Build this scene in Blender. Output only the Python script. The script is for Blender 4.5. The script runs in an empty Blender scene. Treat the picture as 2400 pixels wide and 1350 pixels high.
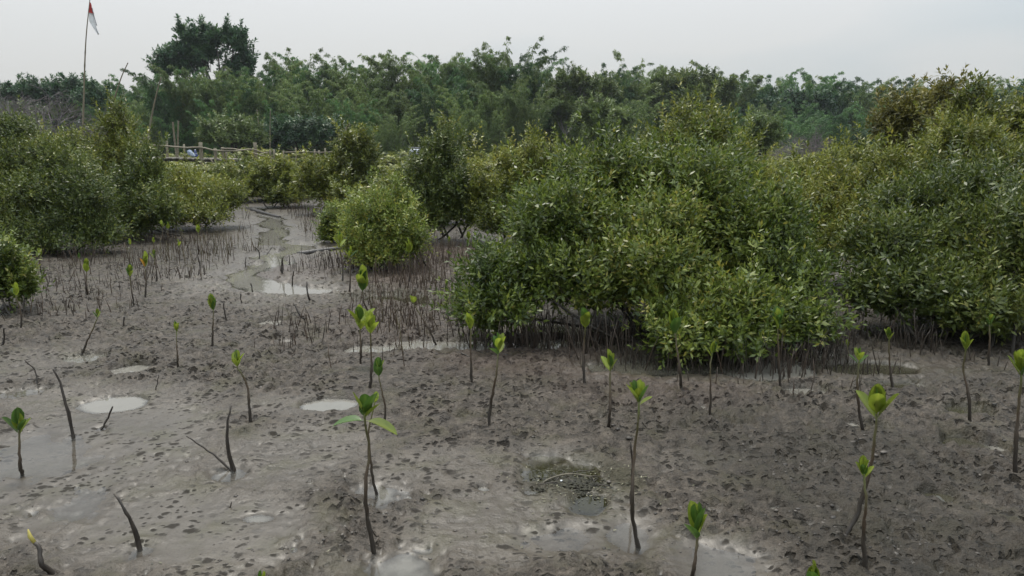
import bpy, math, random
import numpy as np
from mathutils import Vector, Matrix

# ---------------------------------------------------------------- camera, sky, sun, exposure
scene = bpy.context.scene
cam_data = bpy.data.cameras.new('camera')
cam_data.lens = 26.0
cam_data.sensor_width = 36.0
cam_data.clip_start = 0.05
cam_data.clip_end = 3000.0
cam = bpy.data.objects.new('camera', cam_data)
cam.location = (0.0, 0.0, 1.4)
cam.rotation_euler = (math.radians(90.0 - 10.62), 0.0, 0.0)
scene.collection.objects.link(cam)
scene.camera = cam

SUN_EL, SUN_AZ = math.radians(64.0), math.radians(-18.0)     # azimuth from +Y towards +X
world = bpy.data.worlds.new('World')
scene.world = world
world.use_nodes = True
wn, wl = world.node_tree.nodes, world.node_tree.links
wn.clear()
w_out = wn.new('ShaderNodeOutputWorld')
w_bg = wn.new('ShaderNodeBackground')
w_bg.inputs['Strength'].default_value = 0.1
w_sky = wn.new('ShaderNodeTexSky')
w_sky.sky_type = 'NISHITA'
w_sky.sun_disc = False
w_sky.sun_elevation = SUN_EL
w_sky.sun_rotation = SUN_AZ
w_sky.dust_density = 4.0
w_sky.air_density = 1.4
w_tc = wn.new('ShaderNodeTexCoord')
w_map = wn.new('ShaderNodeMapping')
w_map.inputs['Scale'].default_value = (1.0, 1.0, 3.2)
w_map.inputs['Location'].default_value = (0.35, 0.2, 0.1)
w_noise = wn.new('ShaderNodeTexNoise')
w_noise.inputs['Scale'].default_value = 1.3
w_noise.inputs['Detail'].default_value = 4.0
w_noise.inputs['Roughness'].default_value = 0.45
w_ramp = wn.new('ShaderNodeValToRGB')
w_ramp.color_ramp.elements[0].position = 0.42
w_ramp.color_ramp.elements[0].color = (0.445, 0.522, 0.574, 1)
w_ramp.color_ramp.elements[1].position = 0.60
w_ramp.color_ramp.elements[1].color = (0.625, 0.634, 0.642, 1)
w_gain = wn.new('ShaderNodeVectorMath')
w_gain.operation = 'SCALE'
w_gain.inputs['Scale'].default_value = 10.0
w_mix = wn.new('ShaderNodeMix')
w_mix.data_type = 'RGBA'
w_mix.inputs['Factor'].default_value = 0.9
wl.new(w_tc.outputs['Generated'], w_map.inputs['Vector'])
wl.new(w_map.outputs['Vector'], w_noise.inputs['Vector'])
wl.new(w_noise.outputs['Fac'], w_ramp.inputs['Fac'])
w_sep = wn.new('ShaderNodeSeparateXYZ')          # an overcast sky brightens evenly from the horizon to the zenith
w_el = wn.new('ShaderNodeMapRange')
w_el.inputs['To Min'].default_value = 5.6
w_el.inputs['To Max'].default_value = 26.0
wl.new(w_tc.outputs['Generated'], w_sep.inputs['Vector'])
w_pow = wn.new('ShaderNodeMath')
w_pow.operation = 'POWER'
w_pow.inputs[1].default_value = 1.6
w_pos = wn.new('ShaderNodeMath')
w_pos.operation = 'MAXIMUM'
w_pos.inputs[1].default_value = 0.0
wl.new(w_sep.outputs['Z'], w_pos.inputs[0])
wl.new(w_pos.outputs[0], w_pow.inputs[0])
wl.new(w_pow.outputs[0], w_el.inputs['Value'])
wl.new(w_el.outputs['Result'], w_gain.inputs['Scale'])
wl.new(w_ramp.outputs['Color'], w_gain.inputs[0])
wl.new(w_sky.outputs['Color'], w_mix.inputs['A'])
wl.new(w_gain.outputs['Vector'], w_mix.inputs['B'])
wl.new(w_mix.outputs['Result'], w_bg.inputs['Color'])
wl.new(w_bg.outputs['Background'], w_out.inputs['Surface'])

sun_data = bpy.data.lights.new('sun', 'SUN')
sun_data.energy = 1.5
sun_data.angle = math.radians(14.0)
sun_data.color = (1.0, 0.94, 0.84)
sun = bpy.data.objects.new('sun', sun_data)
sun.rotation_euler = Vector((-math.sin(SUN_AZ) * math.cos(SUN_EL), -math.cos(SUN_AZ) * math.cos(SUN_EL),
                             -math.sin(SUN_EL))).to_track_quat('-Z', 'Y').to_euler()
sun.location = (0, 0, 60)
scene.collection.objects.link(sun)

scene.view_settings.view_transform = 'Standard'
scene.view_settings.look = 'None'
scene.view_settings.gamma = 1.0
scene.view_settings.exposure = 0.82
scene.view_settings.use_curve_mapping = False
scene.cycles.max_bounces = 8
scene.cycles.diffuse_bounces = 5
scene.cycles.glossy_bounces = 3
scene.cycles.transmission_bounces = 4
scene.cycles.transparent_max_bounces = 6
scene.cycles.volume_bounces = 1

# ---------------------------------------------------------------- helpers
COL = scene.collection
PI = math.pi

def np_mesh(name, V, faces, attrs=None, smooth=False):
    """faces: list of int arrays of shape (n, k)"""
    V = np.asarray(V, dtype=np.float32)
    me = bpy.data.meshes.new(name)
    me.vertices.add(len(V))
    me.vertices.foreach_set('co', V.ravel())
    faces = [np.asarray(f, dtype=np.int32) for f in faces if len(f)]
    idx = np.concatenate([f.ravel() for f in faces])
    tot = np.concatenate([np.full(len(f), f.shape[1], dtype=np.int32) for f in faces])
    start = np.concatenate([[0], np.cumsum(tot)[:-1]]).astype(np.int32)
    me.loops.add(len(idx))
    me.loops.foreach_set('vertex_index', idx)
    me.polygons.add(len(tot))
    me.polygons.foreach_set('loop_start', start)
    me.polygons.foreach_set('loop_total', tot)
    if smooth:
        me.polygons.foreach_set('use_smooth', np.ones(len(tot), dtype=bool))
    for k, a in (attrs or {}).items():
        at = me.attributes.new(k, 'FLOAT', 'POINT')
        at.data.foreach_set('value', np.asarray(a, dtype=np.float32))
    me.update(calc_edges=True)
    return me

def add(name, me, mat=None, parent=None, label=None, cat=None, group=None, kind=None, loc=None):
    o = bpy.data.objects.new(name, me)
    COL.objects.link(o)
    if mat is not None and me is not None and len(me.materials) == 0:
        me.materials.append(mat)
    if parent is not None:
        o.parent = parent
    if loc is not None:
        o.location = loc
    if label: o['label'] = label
    if cat: o['category'] = cat
    if group: o['group'] = group
    if kind: o['kind'] = kind
    return o

def thing(name, label, cat, loc=(0, 0, 0), group=None, rotz=0.0):
    o = add(name, None, None, None, label, cat, group, None, loc)
    o.rotation_euler = (0, 0, rotz)
    o.empty_display_size = 0.1
    return o

def copy_thing(src, loc, rotz, scale, label, group=None):
    c = src.copy()
    COL.objects.link(c)
    c.location = loc
    c.rotation_euler = (0, 0, rotz)
    c.scale = scale
    c['label'] = label
    if group: c['group'] = group
    for ch in list(src.children):
        d = ch.copy()
        COL.objects.link(d)
        d.parent = c
        for g in list(ch.children):
            e = g.copy()
            COL.objects.link(e)
            e.parent = d
    return c

def unit(a):
    return a / np.maximum(np.linalg.norm(a, axis=-1, keepdims=True), 1e-9)

# --- noise
def _hash(ix, iy, seed):
    h = (ix.astype(np.int64) * 374761393 + iy.astype(np.int64) * 668265263 + seed * 974634777) & 0xFFFFFFFF
    h = ((h ^ (h >> 13)) * 1274126177) & 0xFFFFFFFF
    h = (h ^ (h >> 16)) & 0xFFFFFFFF
    return h.astype(np.float64) / 4294967295.0

def vnoise(x, y, seed=0):
    ix = np.floor(x); iy = np.floor(y)
    fx = x - ix; fy = y - iy
    ux = fx * fx * fx * (fx * (fx * 6 - 15) + 10); uy = fy * fy * fy * (fy * (fy * 6 - 15) + 10)
    ix = ix.astype(np.int64); iy = iy.astype(np.int64)
    a = _hash(ix, iy, seed); b = _hash(ix + 1, iy, seed)
    c = _hash(ix, iy + 1, seed); d = _hash(ix + 1, iy + 1, seed)
    return ((a * (1 - ux) + b * ux) * (1 - uy) + (c * (1 - ux) + d * ux) * uy) * 2 - 1

def fbm(x, y, f, octs, seed=0, gain=0.5):
    v = 0; a = 1.0; s = 0
    for i in range(octs):
        v = v + a * vnoise(x * f + 17.3 * i, y * f - 9.1 * i, seed + i)
        s += a; a *= gain; f *= 2.03
    return v / s

def worley(x, y, f, seed=0):
    """distance to the nearest jittered point, in cell units, and that cell's random number"""
    x = x * f; y = y * f
    ix = np.floor(x).astype(np.int64); iy = np.floor(y).astype(np.int64)
    best = np.full(x.shape, 9.0); rnd = np.zeros(x.shape)
    for dx in (-1, 0, 1):
        for dy in (-1, 0, 1):
            cx = ix + dx; cy = iy + dy
            px = cx + _hash(cx, cy, seed); py = cy + _hash(cx, cy, seed + 7)
            d = np.hypot(x - px, y - py)
            m = d < best
            best = np.where(m, d, best); rnd = np.where(m, _hash(cx, cy, seed + 13), rnd)
    return best, rnd

def sstep(a, b, v):
    t = np.clip((v - a) / (b - a), 0, 1)
    return t * t * (3 - 2 * t)

# --- tubes
def catmull(pts, n):
    p = np.asarray(pts, dtype=float)
    if len(p) < 3:
        t = np.linspace(0, 1, n)[:, None]
        return p[0] * (1 - t) + p[-1] * t
    q = np.vstack([2 * p[0] - p[1], p, 2 * p[-1] - p[-2]])
    seg = np.linalg.norm(np.diff(p, axis=0), axis=1)
    cum = np.concatenate([[0], np.cumsum(seg)])
    out = []
    for s in np.linspace(0, cum[-1], n):
        i = min(int(np.searchsorted(cum, s, side='right') - 1), len(p) - 2)
        t = (s - cum[i]) / max(seg[i], 1e-9)
        a, b, c, d = q[i], q[i + 1], q[i + 2], q[i + 3]
        out.append(0.5 * (2 * b + (c - a) * t + (2 * a - 5 * b + 4 * c - d) * t * t + (3 * b - a - 3 * c + d) * t ** 3))
    return np.array(out)

def tube(pts, rad, sides=6):
    """returns V, quads, tris(caps), t along"""
    p = np.asarray(pts, dtype=float)
    n = len(p)
    rad = np.broadcast_to(np.asarray(rad, dtype=float), (n,))
    tan = unit(np.gradient(p, axis=0))
    ref = np.array([1.0, 0.0, 0.0]) if abs(tan[0][0]) < 0.8 else np.array([0.0, 1.0, 0.0])
    u = unit(ref - tan * (tan @ ref)[:, None])
    w = np.cross(tan, u)
    ang = np.linspace(0, 2 * PI, sides, endpoint=False)
    ring = u[:, None, :] * np.cos(ang)[None, :, None] + w[:, None, :] * np.sin(ang)[None, :, None]
    V = (p[:, None, :] + ring * rad[:, None, None]).reshape(-1, 3)
    i = np.arange(n - 1)[:, None] * sides; j = np.arange(sides)[None, :]; j2 = (j + 1) % sides
    Q = np.stack([i + j, i + j2, i + sides + j2, i + sides + j], -1).reshape(-1, 4)
    V = np.vstack([V, p[:1], p[-1:]])
    a = np.arange(sides); b = (a + 1) % sides
    T = np.vstack([np.stack([b, a, np.full(sides, n * sides)], -1),
                   np.stack([(n - 1) * sides + a, (n - 1) * sides + b, np.full(sides, n * sides + 1)], -1)])
    t = np.concatenate([np.repeat(np.linspace(0, 1, n), sides), [0, 1]])
    return V, Q, T, t

class Bag:
    """collects vertex / face arrays"""
    def __init__(self):
        self.V = []; self.Q = []; self.T = []; self.A = []; self.n = 0
    def tube(self, pts, rad, sides=5, tint=None):
        V, Q, T, t = tube(pts, rad, sides)
        if sides == 3: V, T, t = V[:-2], None, t[:-2]          # twigs too thin to need end caps
        self.raw(V, Q, T, t if tint is None else np.full(len(V), tint))
    def raw(self, V, Q, T, a):
        self.V.append(V)
        if Q is not None and len(Q): self.Q.append(np.asarray(Q) + self.n)
        if T is not None and len(T): self.T.append(np.asarray(T) + self.n)
        self.A.append(a); self.n += len(V)
    def box(self, c, s, rz=0.0, tint=0.5):
        x, y, z = s[0] / 2, s[1] / 2, s[2] / 2
        v = np.array([[i, j, k] for i in (-x, x) for j in (-y, y) for k in (-z, z)])
        ca, sa = math.cos(rz), math.sin(rz)
        v = np.stack([v[:, 0] * ca - v[:, 1] * sa, v[:, 0] * sa + v[:, 1] * ca, v[:, 2]], -1) + np.asarray(c)
        self.raw(v, [[0, 1, 3, 2], [4, 6, 7, 5], [0, 4, 5, 1], [2, 3, 7, 6], [0, 2, 6, 4], [1, 5, 7, 3]], None, np.full(8, tint))
    def mesh(self, name, smooth=False):
        f = []
        if self.Q: f.append(np.vstack(self.Q))
        if self.T: f.append(np.vstack(self.T))
        return np_mesh(name, np.vstack(self.V), f, {'tint': np.concatenate(self.A)}, smooth)

# --- materials
def nodes_of(name):
    m = bpy.data.materials.new(name)
    m.use_nodes = True
    nt = m.node_tree
    nt.nodes.clear()
    return m, nt.nodes, nt.links

def ramp_node(n, stops):
    r = n.new('ShaderNodeValToRGB')
    e = r.color_ramp.elements
    e[0].position, e[0].color = stops[0][0], (*stops[0][1], 1)
    e[1].position, e[1].color = stops[-1][0], (*stops[-1][1], 1)
    for p, c in stops[1:-1]:
        x = e.new(p); x.color = (*c, 1)
    return r

def leaf_mat(name, stops, translucency=0.3, rough=0.42, obj_var=0.12, spec=0.5):
    m, n, l = nodes_of(name)
    out = n.new('ShaderNodeOutputMaterial')
    at = n.new('ShaderNodeAttribute'); at.attribute_name = 'tint'
    rp = ramp_node(n, stops)
    oi = n.new('ShaderNodeObjectInfo')
    mr = n.new('ShaderNodeMapRange')
    mr.inputs['To Min'].default_value = 1 - obj_var; mr.inputs['To Max'].default_value = 1 + obj_var
    hs = n.new('ShaderNodeHueSaturation')
    pb = n.new('ShaderNodeBsdfPrincipled')
    pb.inputs['Roughness'].default_value = rough
    pb.inputs['Specular IOR Level'].default_value = spec
    tr = n.new('ShaderNodeBsdfTranslucent')
    mx = n.new('ShaderNodeMixShader'); mx.inputs['Fac'].default_value = translucency
    l.new(at.outputs['Fac'], rp.inputs['Fac'])
    l.new(oi.outputs['Random'], mr.inputs['Value'])
    l.new(mr.outputs['Result'], hs.inputs['Value'])
    l.new(rp.outputs['Color'], hs.inputs['Color'])
    l.new(hs.outputs['Color'], pb.inputs['Base Color'])
    l.new(hs.outputs['Color'], tr.inputs['Color'])
    l.new(pb.outputs['BSDF'], mx.inputs[1]); l.new(tr.outputs['BSDF'], mx.inputs[2])
    l.new(mx.outputs['Shader'], out.inputs['Surface'])
    return m

def bark_mat(name, stops, scale=40.0, rough=0.7, use_tint=False, bump=0.3, stretch=(1, 1, 0.25)):
    m, n, l = nodes_of(name)
    out = n.new('ShaderNodeOutputMaterial')
    pb = n.new('ShaderNodeBsdfPrincipled'); pb.inputs['Roughness'].default_value = rough
    tc = n.new('ShaderNodeTexCoord'); mp = n.new('ShaderNodeMapping'); mp.inputs['Scale'].default_value = stretch
    nz = n.new('ShaderNodeTexNoise'); nz.inputs['Scale'].default_value = scale; nz.inputs['Detail'].default_value = 4
    rp = ramp_node(n, stops)
    l.new(tc.outputs['Object'], mp.inputs['Vector']); l.new(mp.outputs['Vector'], nz.inputs['Vector'])
    if use_tint:
        at = n.new('ShaderNodeAttribute'); at.attribute_name = 'tint'
        ma = n.new('ShaderNodeMath'); ma.operation = 'MULTIPLY_ADD'
        ma.inputs[1].default_value = 0.35
        l.new(nz.outputs['Fac'], ma.inputs[0])
        sb = n.new('ShaderNodeMath'); sb.operation = 'SUBTRACT'; sb.inputs[1].default_value = 0.175
        l.new(at.outputs['Fac'], sb.inputs[0]); l.new(sb.outputs[0], ma.inputs[2])
        l.new(ma.outputs[0], rp.inputs['Fac'])
    else:
        l.new(nz.outputs['Fac'], rp.inputs['Fac'])
    bp = n.new('ShaderNodeBump'); bp.inputs['Strength'].default_value = bump; bp.inputs['Distance'].default_value = 0.004
    l.new(nz.outputs['Fac'], bp.inputs['Height']); l.new(bp.outputs['Normal'], pb.inputs['Normal'])
    l.new(rp.outputs['Color'], pb.inputs['Base Color'])
    l.new(pb.outputs['BSDF'], out.inputs['Surface'])
    return m

def cloth_mat(name, a, b, scale=60.0, rough=0.85):
    return bark_mat(name, [(0.35, a), (0.7, b)], scale, rough, bump=0.1, stretch=(1, 1, 1))

MAT = {}
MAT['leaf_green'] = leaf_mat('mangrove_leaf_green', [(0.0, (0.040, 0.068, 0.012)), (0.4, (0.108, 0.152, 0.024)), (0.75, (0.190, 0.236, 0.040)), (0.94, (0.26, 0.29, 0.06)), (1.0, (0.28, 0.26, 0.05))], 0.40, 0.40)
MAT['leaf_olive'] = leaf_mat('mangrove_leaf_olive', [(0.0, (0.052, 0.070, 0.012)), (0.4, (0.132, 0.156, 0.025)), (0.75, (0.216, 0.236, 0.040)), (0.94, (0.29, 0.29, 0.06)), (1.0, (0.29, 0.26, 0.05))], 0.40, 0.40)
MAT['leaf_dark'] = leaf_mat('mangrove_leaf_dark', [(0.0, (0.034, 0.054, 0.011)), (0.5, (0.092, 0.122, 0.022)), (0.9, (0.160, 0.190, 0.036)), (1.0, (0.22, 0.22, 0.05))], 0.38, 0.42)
MAT['leaf_rust'] = leaf_mat('rusty_leaf', [(0.0, (0.070, 0.070, 0.014)), (0.5, (0.138, 0.130, 0.026)), (1.0, (0.21, 0.18, 0.04))], 0.4)
MAT['bamboo_leaf'] = leaf_mat('bamboo_leaf', [(0.0, (0.032, 0.082, 0.024)), (0.5, (0.062, 0.140, 0.036)), (0.85, (0.106, 0.200, 0.050)), (1.0, (0.16, 0.22, 0.06))], 0.40, 0.5, 0.45)
MAT['bamboo_leaf_pale'] = leaf_mat('bamboo_leaf_pale', [(0.0, (0.080, 0.128, 0.034)), (0.5, (0.128, 0.188, 0.048)), (0.85, (0.176, 0.234, 0.062)), (1.0, (0.21, 0.22, 0.07))], 0.42, 0.5, 0.3)
MAT['tree_leaf'] = leaf_mat('broad_tree_leaf', [(0.0, (0.026, 0.064, 0.028)), (0.5, (0.044, 0.098, 0.038)), (1.0, (0.080, 0.140, 0.048))], 0.33, 0.5, 0.2)
MAT['tree_leaf_olive'] = leaf_mat('olive_tree_leaf', [(0.0, (0.068, 0.100, 0.028)), (0.5, (0.106, 0.146, 0.038)), (1.0, (0.160, 0.190, 0.05))], 0.42, 0.5, 0.15)
MAT['tree_leaf_light'] = leaf_mat('light_tree_leaf', [(0.0, (0.080, 0.122, 0.032)), (0.5, (0.124, 0.172, 0.044)), (1.0, (0.170, 0.215, 0.06))], 0.4, 0.5, 0.1)
MAT['sap_leaf'] = leaf_mat('sapling_leaf', [(0.0, (0.100, 0.155, 0.018)), (0.45, (0.185, 0.240, 0.026)), (1.0, (0.265, 0.305, 0.042))], 0.45, 0.36, 0.3)
MAT['sap_leaf_dark'] = leaf_mat('sapling_leaf_dark', [(0.0, (0.036, 0.085, 0.016)), (0.5, (0.058, 0.118, 0.020)), (1.0, (0.095, 0.16, 0.03))], 0.35, 0.34, 0.2)
MAT['sap_leaf_old'] = leaf_mat('sapling_leaf_old', [(0.0, (0.30, 0.14, 0.02)), (0.5, (0.42, 0.21, 0.03)), (1.0, (0.50, 0.30, 0.05))], 0.35, 0.4, 0.1)
MAT['sap_stem'] = bark_mat('sapling_stem', [(0.0, (0.020, 0.015, 0.011)), (0.35, (0.034, 0.026, 0.018)), (0.62, (0.075, 0.050, 0.030)), (0.85, (0.095, 0.085, 0.035)), (1.0, (0.12, 0.14, 0.04))], 90, 0.6, True)
MAT['stick'] = bark_mat('dead_stick', [(0.3, (0.018, 0.014, 0.011)), (0.7, (0.050, 0.038, 0.028))], 70, 0.6)
MAT['stick_tip'] = bark_mat('yellow_shoot', [(0.3, (0.30, 0.25, 0.05)), (0.7, (0.40, 0.33, 0.08))], 70, 0.6)
MAT['root'] = bark_mat('pencil_root', [(0.0, (0.020, 0.015, 0.010)), (0.5, (0.046, 0.032, 0.021)), (0.8, (0.076, 0.046, 0.029)), (1.0, (0.088, 0.070, 0.032))], 60, 0.65, True)
MAT['bark'] = bark_mat('mangrove_bark', [(0.3, (0.016, 0.013, 0.010)), (0.7, (0.046, 0.038, 0.028))], 30, 0.8)
MAT['twig'] = bark_mat('mangrove_twig', [(0.3, (0.045, 0.040, 0.022)), (0.7, (0.095, 0.085, 0.045))], 30, 0.8)
MAT['tree_bark'] = bark_mat('tree_bark', [(0.3, (0.026, 0.022, 0.018)), (0.7, (0.060, 0.052, 0.042))], 3, 0.9)
MAT['bare_twig'] = bark_mat('bare_twig', [(0.3, (0.095, 0.080, 0.078)), (0.7, (0.160, 0.138, 0.134))], 2, 0.9)
MAT['bare_twig_pale'] = bark_mat('bare_twig_pale', [(0.3, (0.13, 0.12, 0.11)), (0.7, (0.24, 0.22, 0.20))], 2, 0.9)
MAT['culm'] = bark_mat('bamboo_culm', [(0.3, (0.055, 0.075, 0.030)), (0.7, (0.11, 0.12, 0.055))], 1.5, 0.5)
MAT['pole'] = bark_mat('dry_bamboo_pole', [(0.0, (0.085, 0.070, 0.045)), (0.55, (0.17, 0.143, 0.092)), (1.0, (0.24, 0.21, 0.14))], 8, 0.6, True)
MAT['plank'] = bark_mat('weathered_wood', [(0.3, (0.15, 0.132, 0.105)), (0.7, (0.34, 0.31, 0.26))], 12, 0.8, stretch=(0.2, 1, 1))
MAT['log'] = bark_mat('wet_log', [(0.3, (0.010, 0.008, 0.007)), (0.7, (0.030, 0.024, 0.020))], 25, 0.5, stretch=(0.2, 1, 1))
MAT['red'] = cloth_mat('red_cloth', (0.42, 0.035, 0.03), (0.52, 0.06, 0.05), 8)
MAT['white'] = cloth_mat('white_cloth', (0.66, 0.66, 0.66), (0.80, 0.80, 0.80), 8)
MAT['blue'] = cloth_mat('blue_cloth', (0.035, 0.05, 0.22), (0.08, 0.11, 0.36), 14)
MAT['paleblue'] = cloth_mat('pale_blue_cloth', (0.18, 0.24, 0.34), (0.42, 0.47, 0.55), 14)
MAT['board'] = cloth_mat('painted_board', (0.62, 0.64, 0.68), (0.74, 0.76, 0.80), 9, 0.6)
MAT['ink'] = cloth_mat('sign_ink', (0.06, 0.075, 0.12), (0.14, 0.16, 0.22), 20, 0.7)
MAT['metal'] = cloth_mat('grey_metal_post', (0.16, 0.16, 0.17), (0.30, 0.30, 0.31), 20, 0.5)
MAT['algae'] = bark_mat('dark_algae', [(0.3, (0.012, 0.011, 0.006)), (0.6, (0.030, 0.027, 0.013)), (0.8, (0.055, 0.050, 0.026))], 60, 0.8, stretch=(1, 1, 1))
MAT['palestick'] = bark_mat('bleached_stick', [(0.3, (0.07, 0.058, 0.040)), (0.7, (0.15, 0.13, 0.09))], 60, 0.7, stretch=(1, 1, 1))
MAT['litter'] = leaf_mat('floating_litter', [(0.0, (0.03, 0.03, 0.018)), (0.6, (0.09, 0.085, 0.045)), (1.0, (0.28, 0.26, 0.17))], 0.1, 0.6)

# ---------------------------------------------------------------- the mudflat
# smooth, nearly flooded areas of mud: x, y, half width, half depth (metres), strength
SMOOTH = [((-1.917, 3.236, 0.767, 0.987), 1.0), ((-1.221, 2.555, 0.657, 0.403), 1.0), ((-2.218, 3.910, 0.771, 0.479), 0.75), ((-1.059, 3.224, 0.500, 0.565), 0.85),
          ((-0.079, 2.579, 0.522, 0.379), 0.9), ((0.348, 2.571, 0.269, 0.346), 0.95), ((-0.370, 3.027, 0.481, 0.299), 0.7), ((0.690, 2.341, 0.220, 0.188), 1.0),
          ((-1.168, 3.873, 0.514, 0.271), 0.6), ((-3.123, 4.633, 0.411, 0.565), 0.5), ((0.192, 3.148, 0.289, 0.230), 0.6), ((0.770, 3.138, 0.269, 0.138), 0.35),
          ((-0.432, 2.292, 0.374, 0.206), 0.6), ((2.356, 4.597, 0.904, 0.374), 0.6), ((1.075, 4.492, 0.699, 0.269), 0.7)]
# pools: ellipse, depth, olive (silt colour) 0..1
POOLS = [((-2.435, 4.571, 0.137, 0.121), .030, 0), ((-2.220, 3.943, 0.191, 0.141), .030, 0), ((-1.007, 3.921, 0.180, 0.132), .030, 0), ((-1.946, 5.867, 0.132, 0.120), .028, 0),
         ((-2.132, 7.267, 0.375, 0.248), .03, 0.1), ((-2.722, 7.743, 0.227, 0.204), .03, .05), ((-1.026, 5.063, 0.175, 0.135), .03, 0.1), ((-0.617, 5.179, 0.277, 0.153), .03, 0.1), ((-0.216, 5.181, 0.277, 0.189), .03, 0.1),
         ((0.279, 5.204, 0.279, 0.178), .03, 0.1), ((0.170, 5.727, 0.543, 0.228), .03, .1), ((-0.378, 2.309, 0.167, 0.144), .020, 0), ((-0.512, 2.811, 0.217, 0.180), .020, 0),
         ((0.275, 2.987, 0.202, 0.201), .036, 1.0), ((0.300, 2.768, 0.086, 0.110), .030, 1.0), ((2.267, 3.292, 0.081, 0.075), .035, 0.1), ((2.172, 3.355, 0.092, 0.104), .03, 0.9),
         ((1.742, 3.603, 0.061, 0.054), .03, 0.1), ((1.870, 3.574, 0.065, 0.064), .03, 1.0), ((1.709, 4.138, 0.137, 0.085), .03, .3), ((1.650, 4.599, 0.330, 0.244), .035, .1), ((1.929, 4.980, 0.356, 0.218), .035, .2),
         ((1.002, 4.653, 0.473, 0.211), .03, .7), ((2.319, 4.610, 0.304, 0.151), .03, .9), ((2.471, 3.805, 0.120, 0.112), .03, 0.9), ((2.323, 4.241, 0.153, 0.081), .03, .9), ((1.737, 2.816, 0.079, 0.042), .03, .9),
         ((1.047, 2.707, 0.040, 0.028), .03, 0.1), ((-0.976, 2.632, 0.056, 0.030), .02, 0), ((-0.125, 2.890, 0.045, 0.036), .02, 0), ((0.097, 2.859, 0.062, 0.054), .02, 0.2),
         ((-2.895, 4.846, 0.151, 0.125), .03, .4), ((-4.346, 6.182, 0.110, 0.149), .03, .1), ((-1.140, 6.922, 0.427, 0.226), .03, .9), ((-0.741, 6.624, 0.234, 0.170), .03, .9), ((-2.290, 5.677, 0.074, 0.070), .02, 0), ((-1.614, 5.321, 0.190, 0.074), .012, 0),
         ((-2.166, 3.202, 0.293, 0.285), .007, .05), ((-1.764, 2.749, 0.153, 0.251), .006, .05), ((-1.229, 3.023, 0.084, 0.069), .010, .05), ((-1.304, 2.384, 0.090, 0.084), .006, .05),
         ((0.712, 2.309, 0.131, 0.144), .007, .05), ((0.434, 2.476, 0.093, 0.149), .007, .05), ((-2.899, 4.148, 0.150, 0.124), .008, .1), ((0.155, 2.473, 0.186, 0.119), .004, .05)]
STREAM = [(-6.105, 17.680), (-4.924, 15.244), (-4.754, 14.342), (-4.174, 13.243), (-3.822, 11.991), (-3.593, 11.053), (-3.049, 10.755), (-2.897, 10.381), (-2.977, 10.032), (-3.250, 9.706), (-3.017, 9.325), (-2.984, 8.582), (-3.030, 8.167), (-2.767, 7.737), (-2.403, 7.443), (-2.132, 7.258)]
REDDISH = [((-1.179, 8.665, 0.786, 1.539), 1.0), ((-0.855, 9.932, 0.684, 1.223), 1.0), ((0.140, 4.711, 0.838, 0.488), .7), ((-1.042, 6.048, 0.695, 1.077), .5), ((0.737, 4.101, 0.614, 0.376), .5), ((-2.456, 8.567, 0.737, 1.218), .5)]

BASES = [(-0.483, 2.376), (-0.555, 2.846), (-0.651, 3.567), (-0.827, 4.129), (-0.991, 4.663), (-0.244, 4.264), (-0.117, 3.573), (0.436, 4.264), (0.488, 3.544), (0.453, 2.430), (1.185, 2.262), (1.225, 2.489), (1.753, 3.504), (2.224, 4.129), (2.349, 3.602), (2.185, 3.008), (1.030, 3.662), (0.983, 4.106), (-2.146, 3.034), (-1.358, 3.650), (-2.114, 4.504), (-2.118, 5.059), (-2.163, 3.448), (-2.088, 3.561), (-1.231, 3.073), (-1.326, 2.418), (-2.854, 4.264), (-2.994, 5.539), (0.478, 2.757), (-1.532, 2.244)]
PEAT_SHADE = [((2.747, 6.006, 0.509, 1.343), 1.0), ((1.042, 6.107, 1.216, 1.243), .9), ((3.478, 5.847, 0.828, 1.279), .9), ((1.513, 3.026, 0.748, 0.699), 1.0), ((1.499, 2.425, 0.525, 0.339), 1.0), ((1.096, 3.635, 0.701, 0.360), .6), ((2.849, 4.360, 0.647, 0.504), .7), ((2.077, 5.054, 1.484, 0.665), .7), ((0.872, 4.898, 0.872, 0.421), .5), ((-5.413, 10.049, 1.880, 1.650), .6), ((-0.129, 4.329, 0.777, 0.334), .35)]  # dark organic mud, plus painted shade under and between the shrubs

def ell(x, y, e):
    return np.hypot((x - e[0]) / e[2], (y - e[1]) / e[3])

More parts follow.
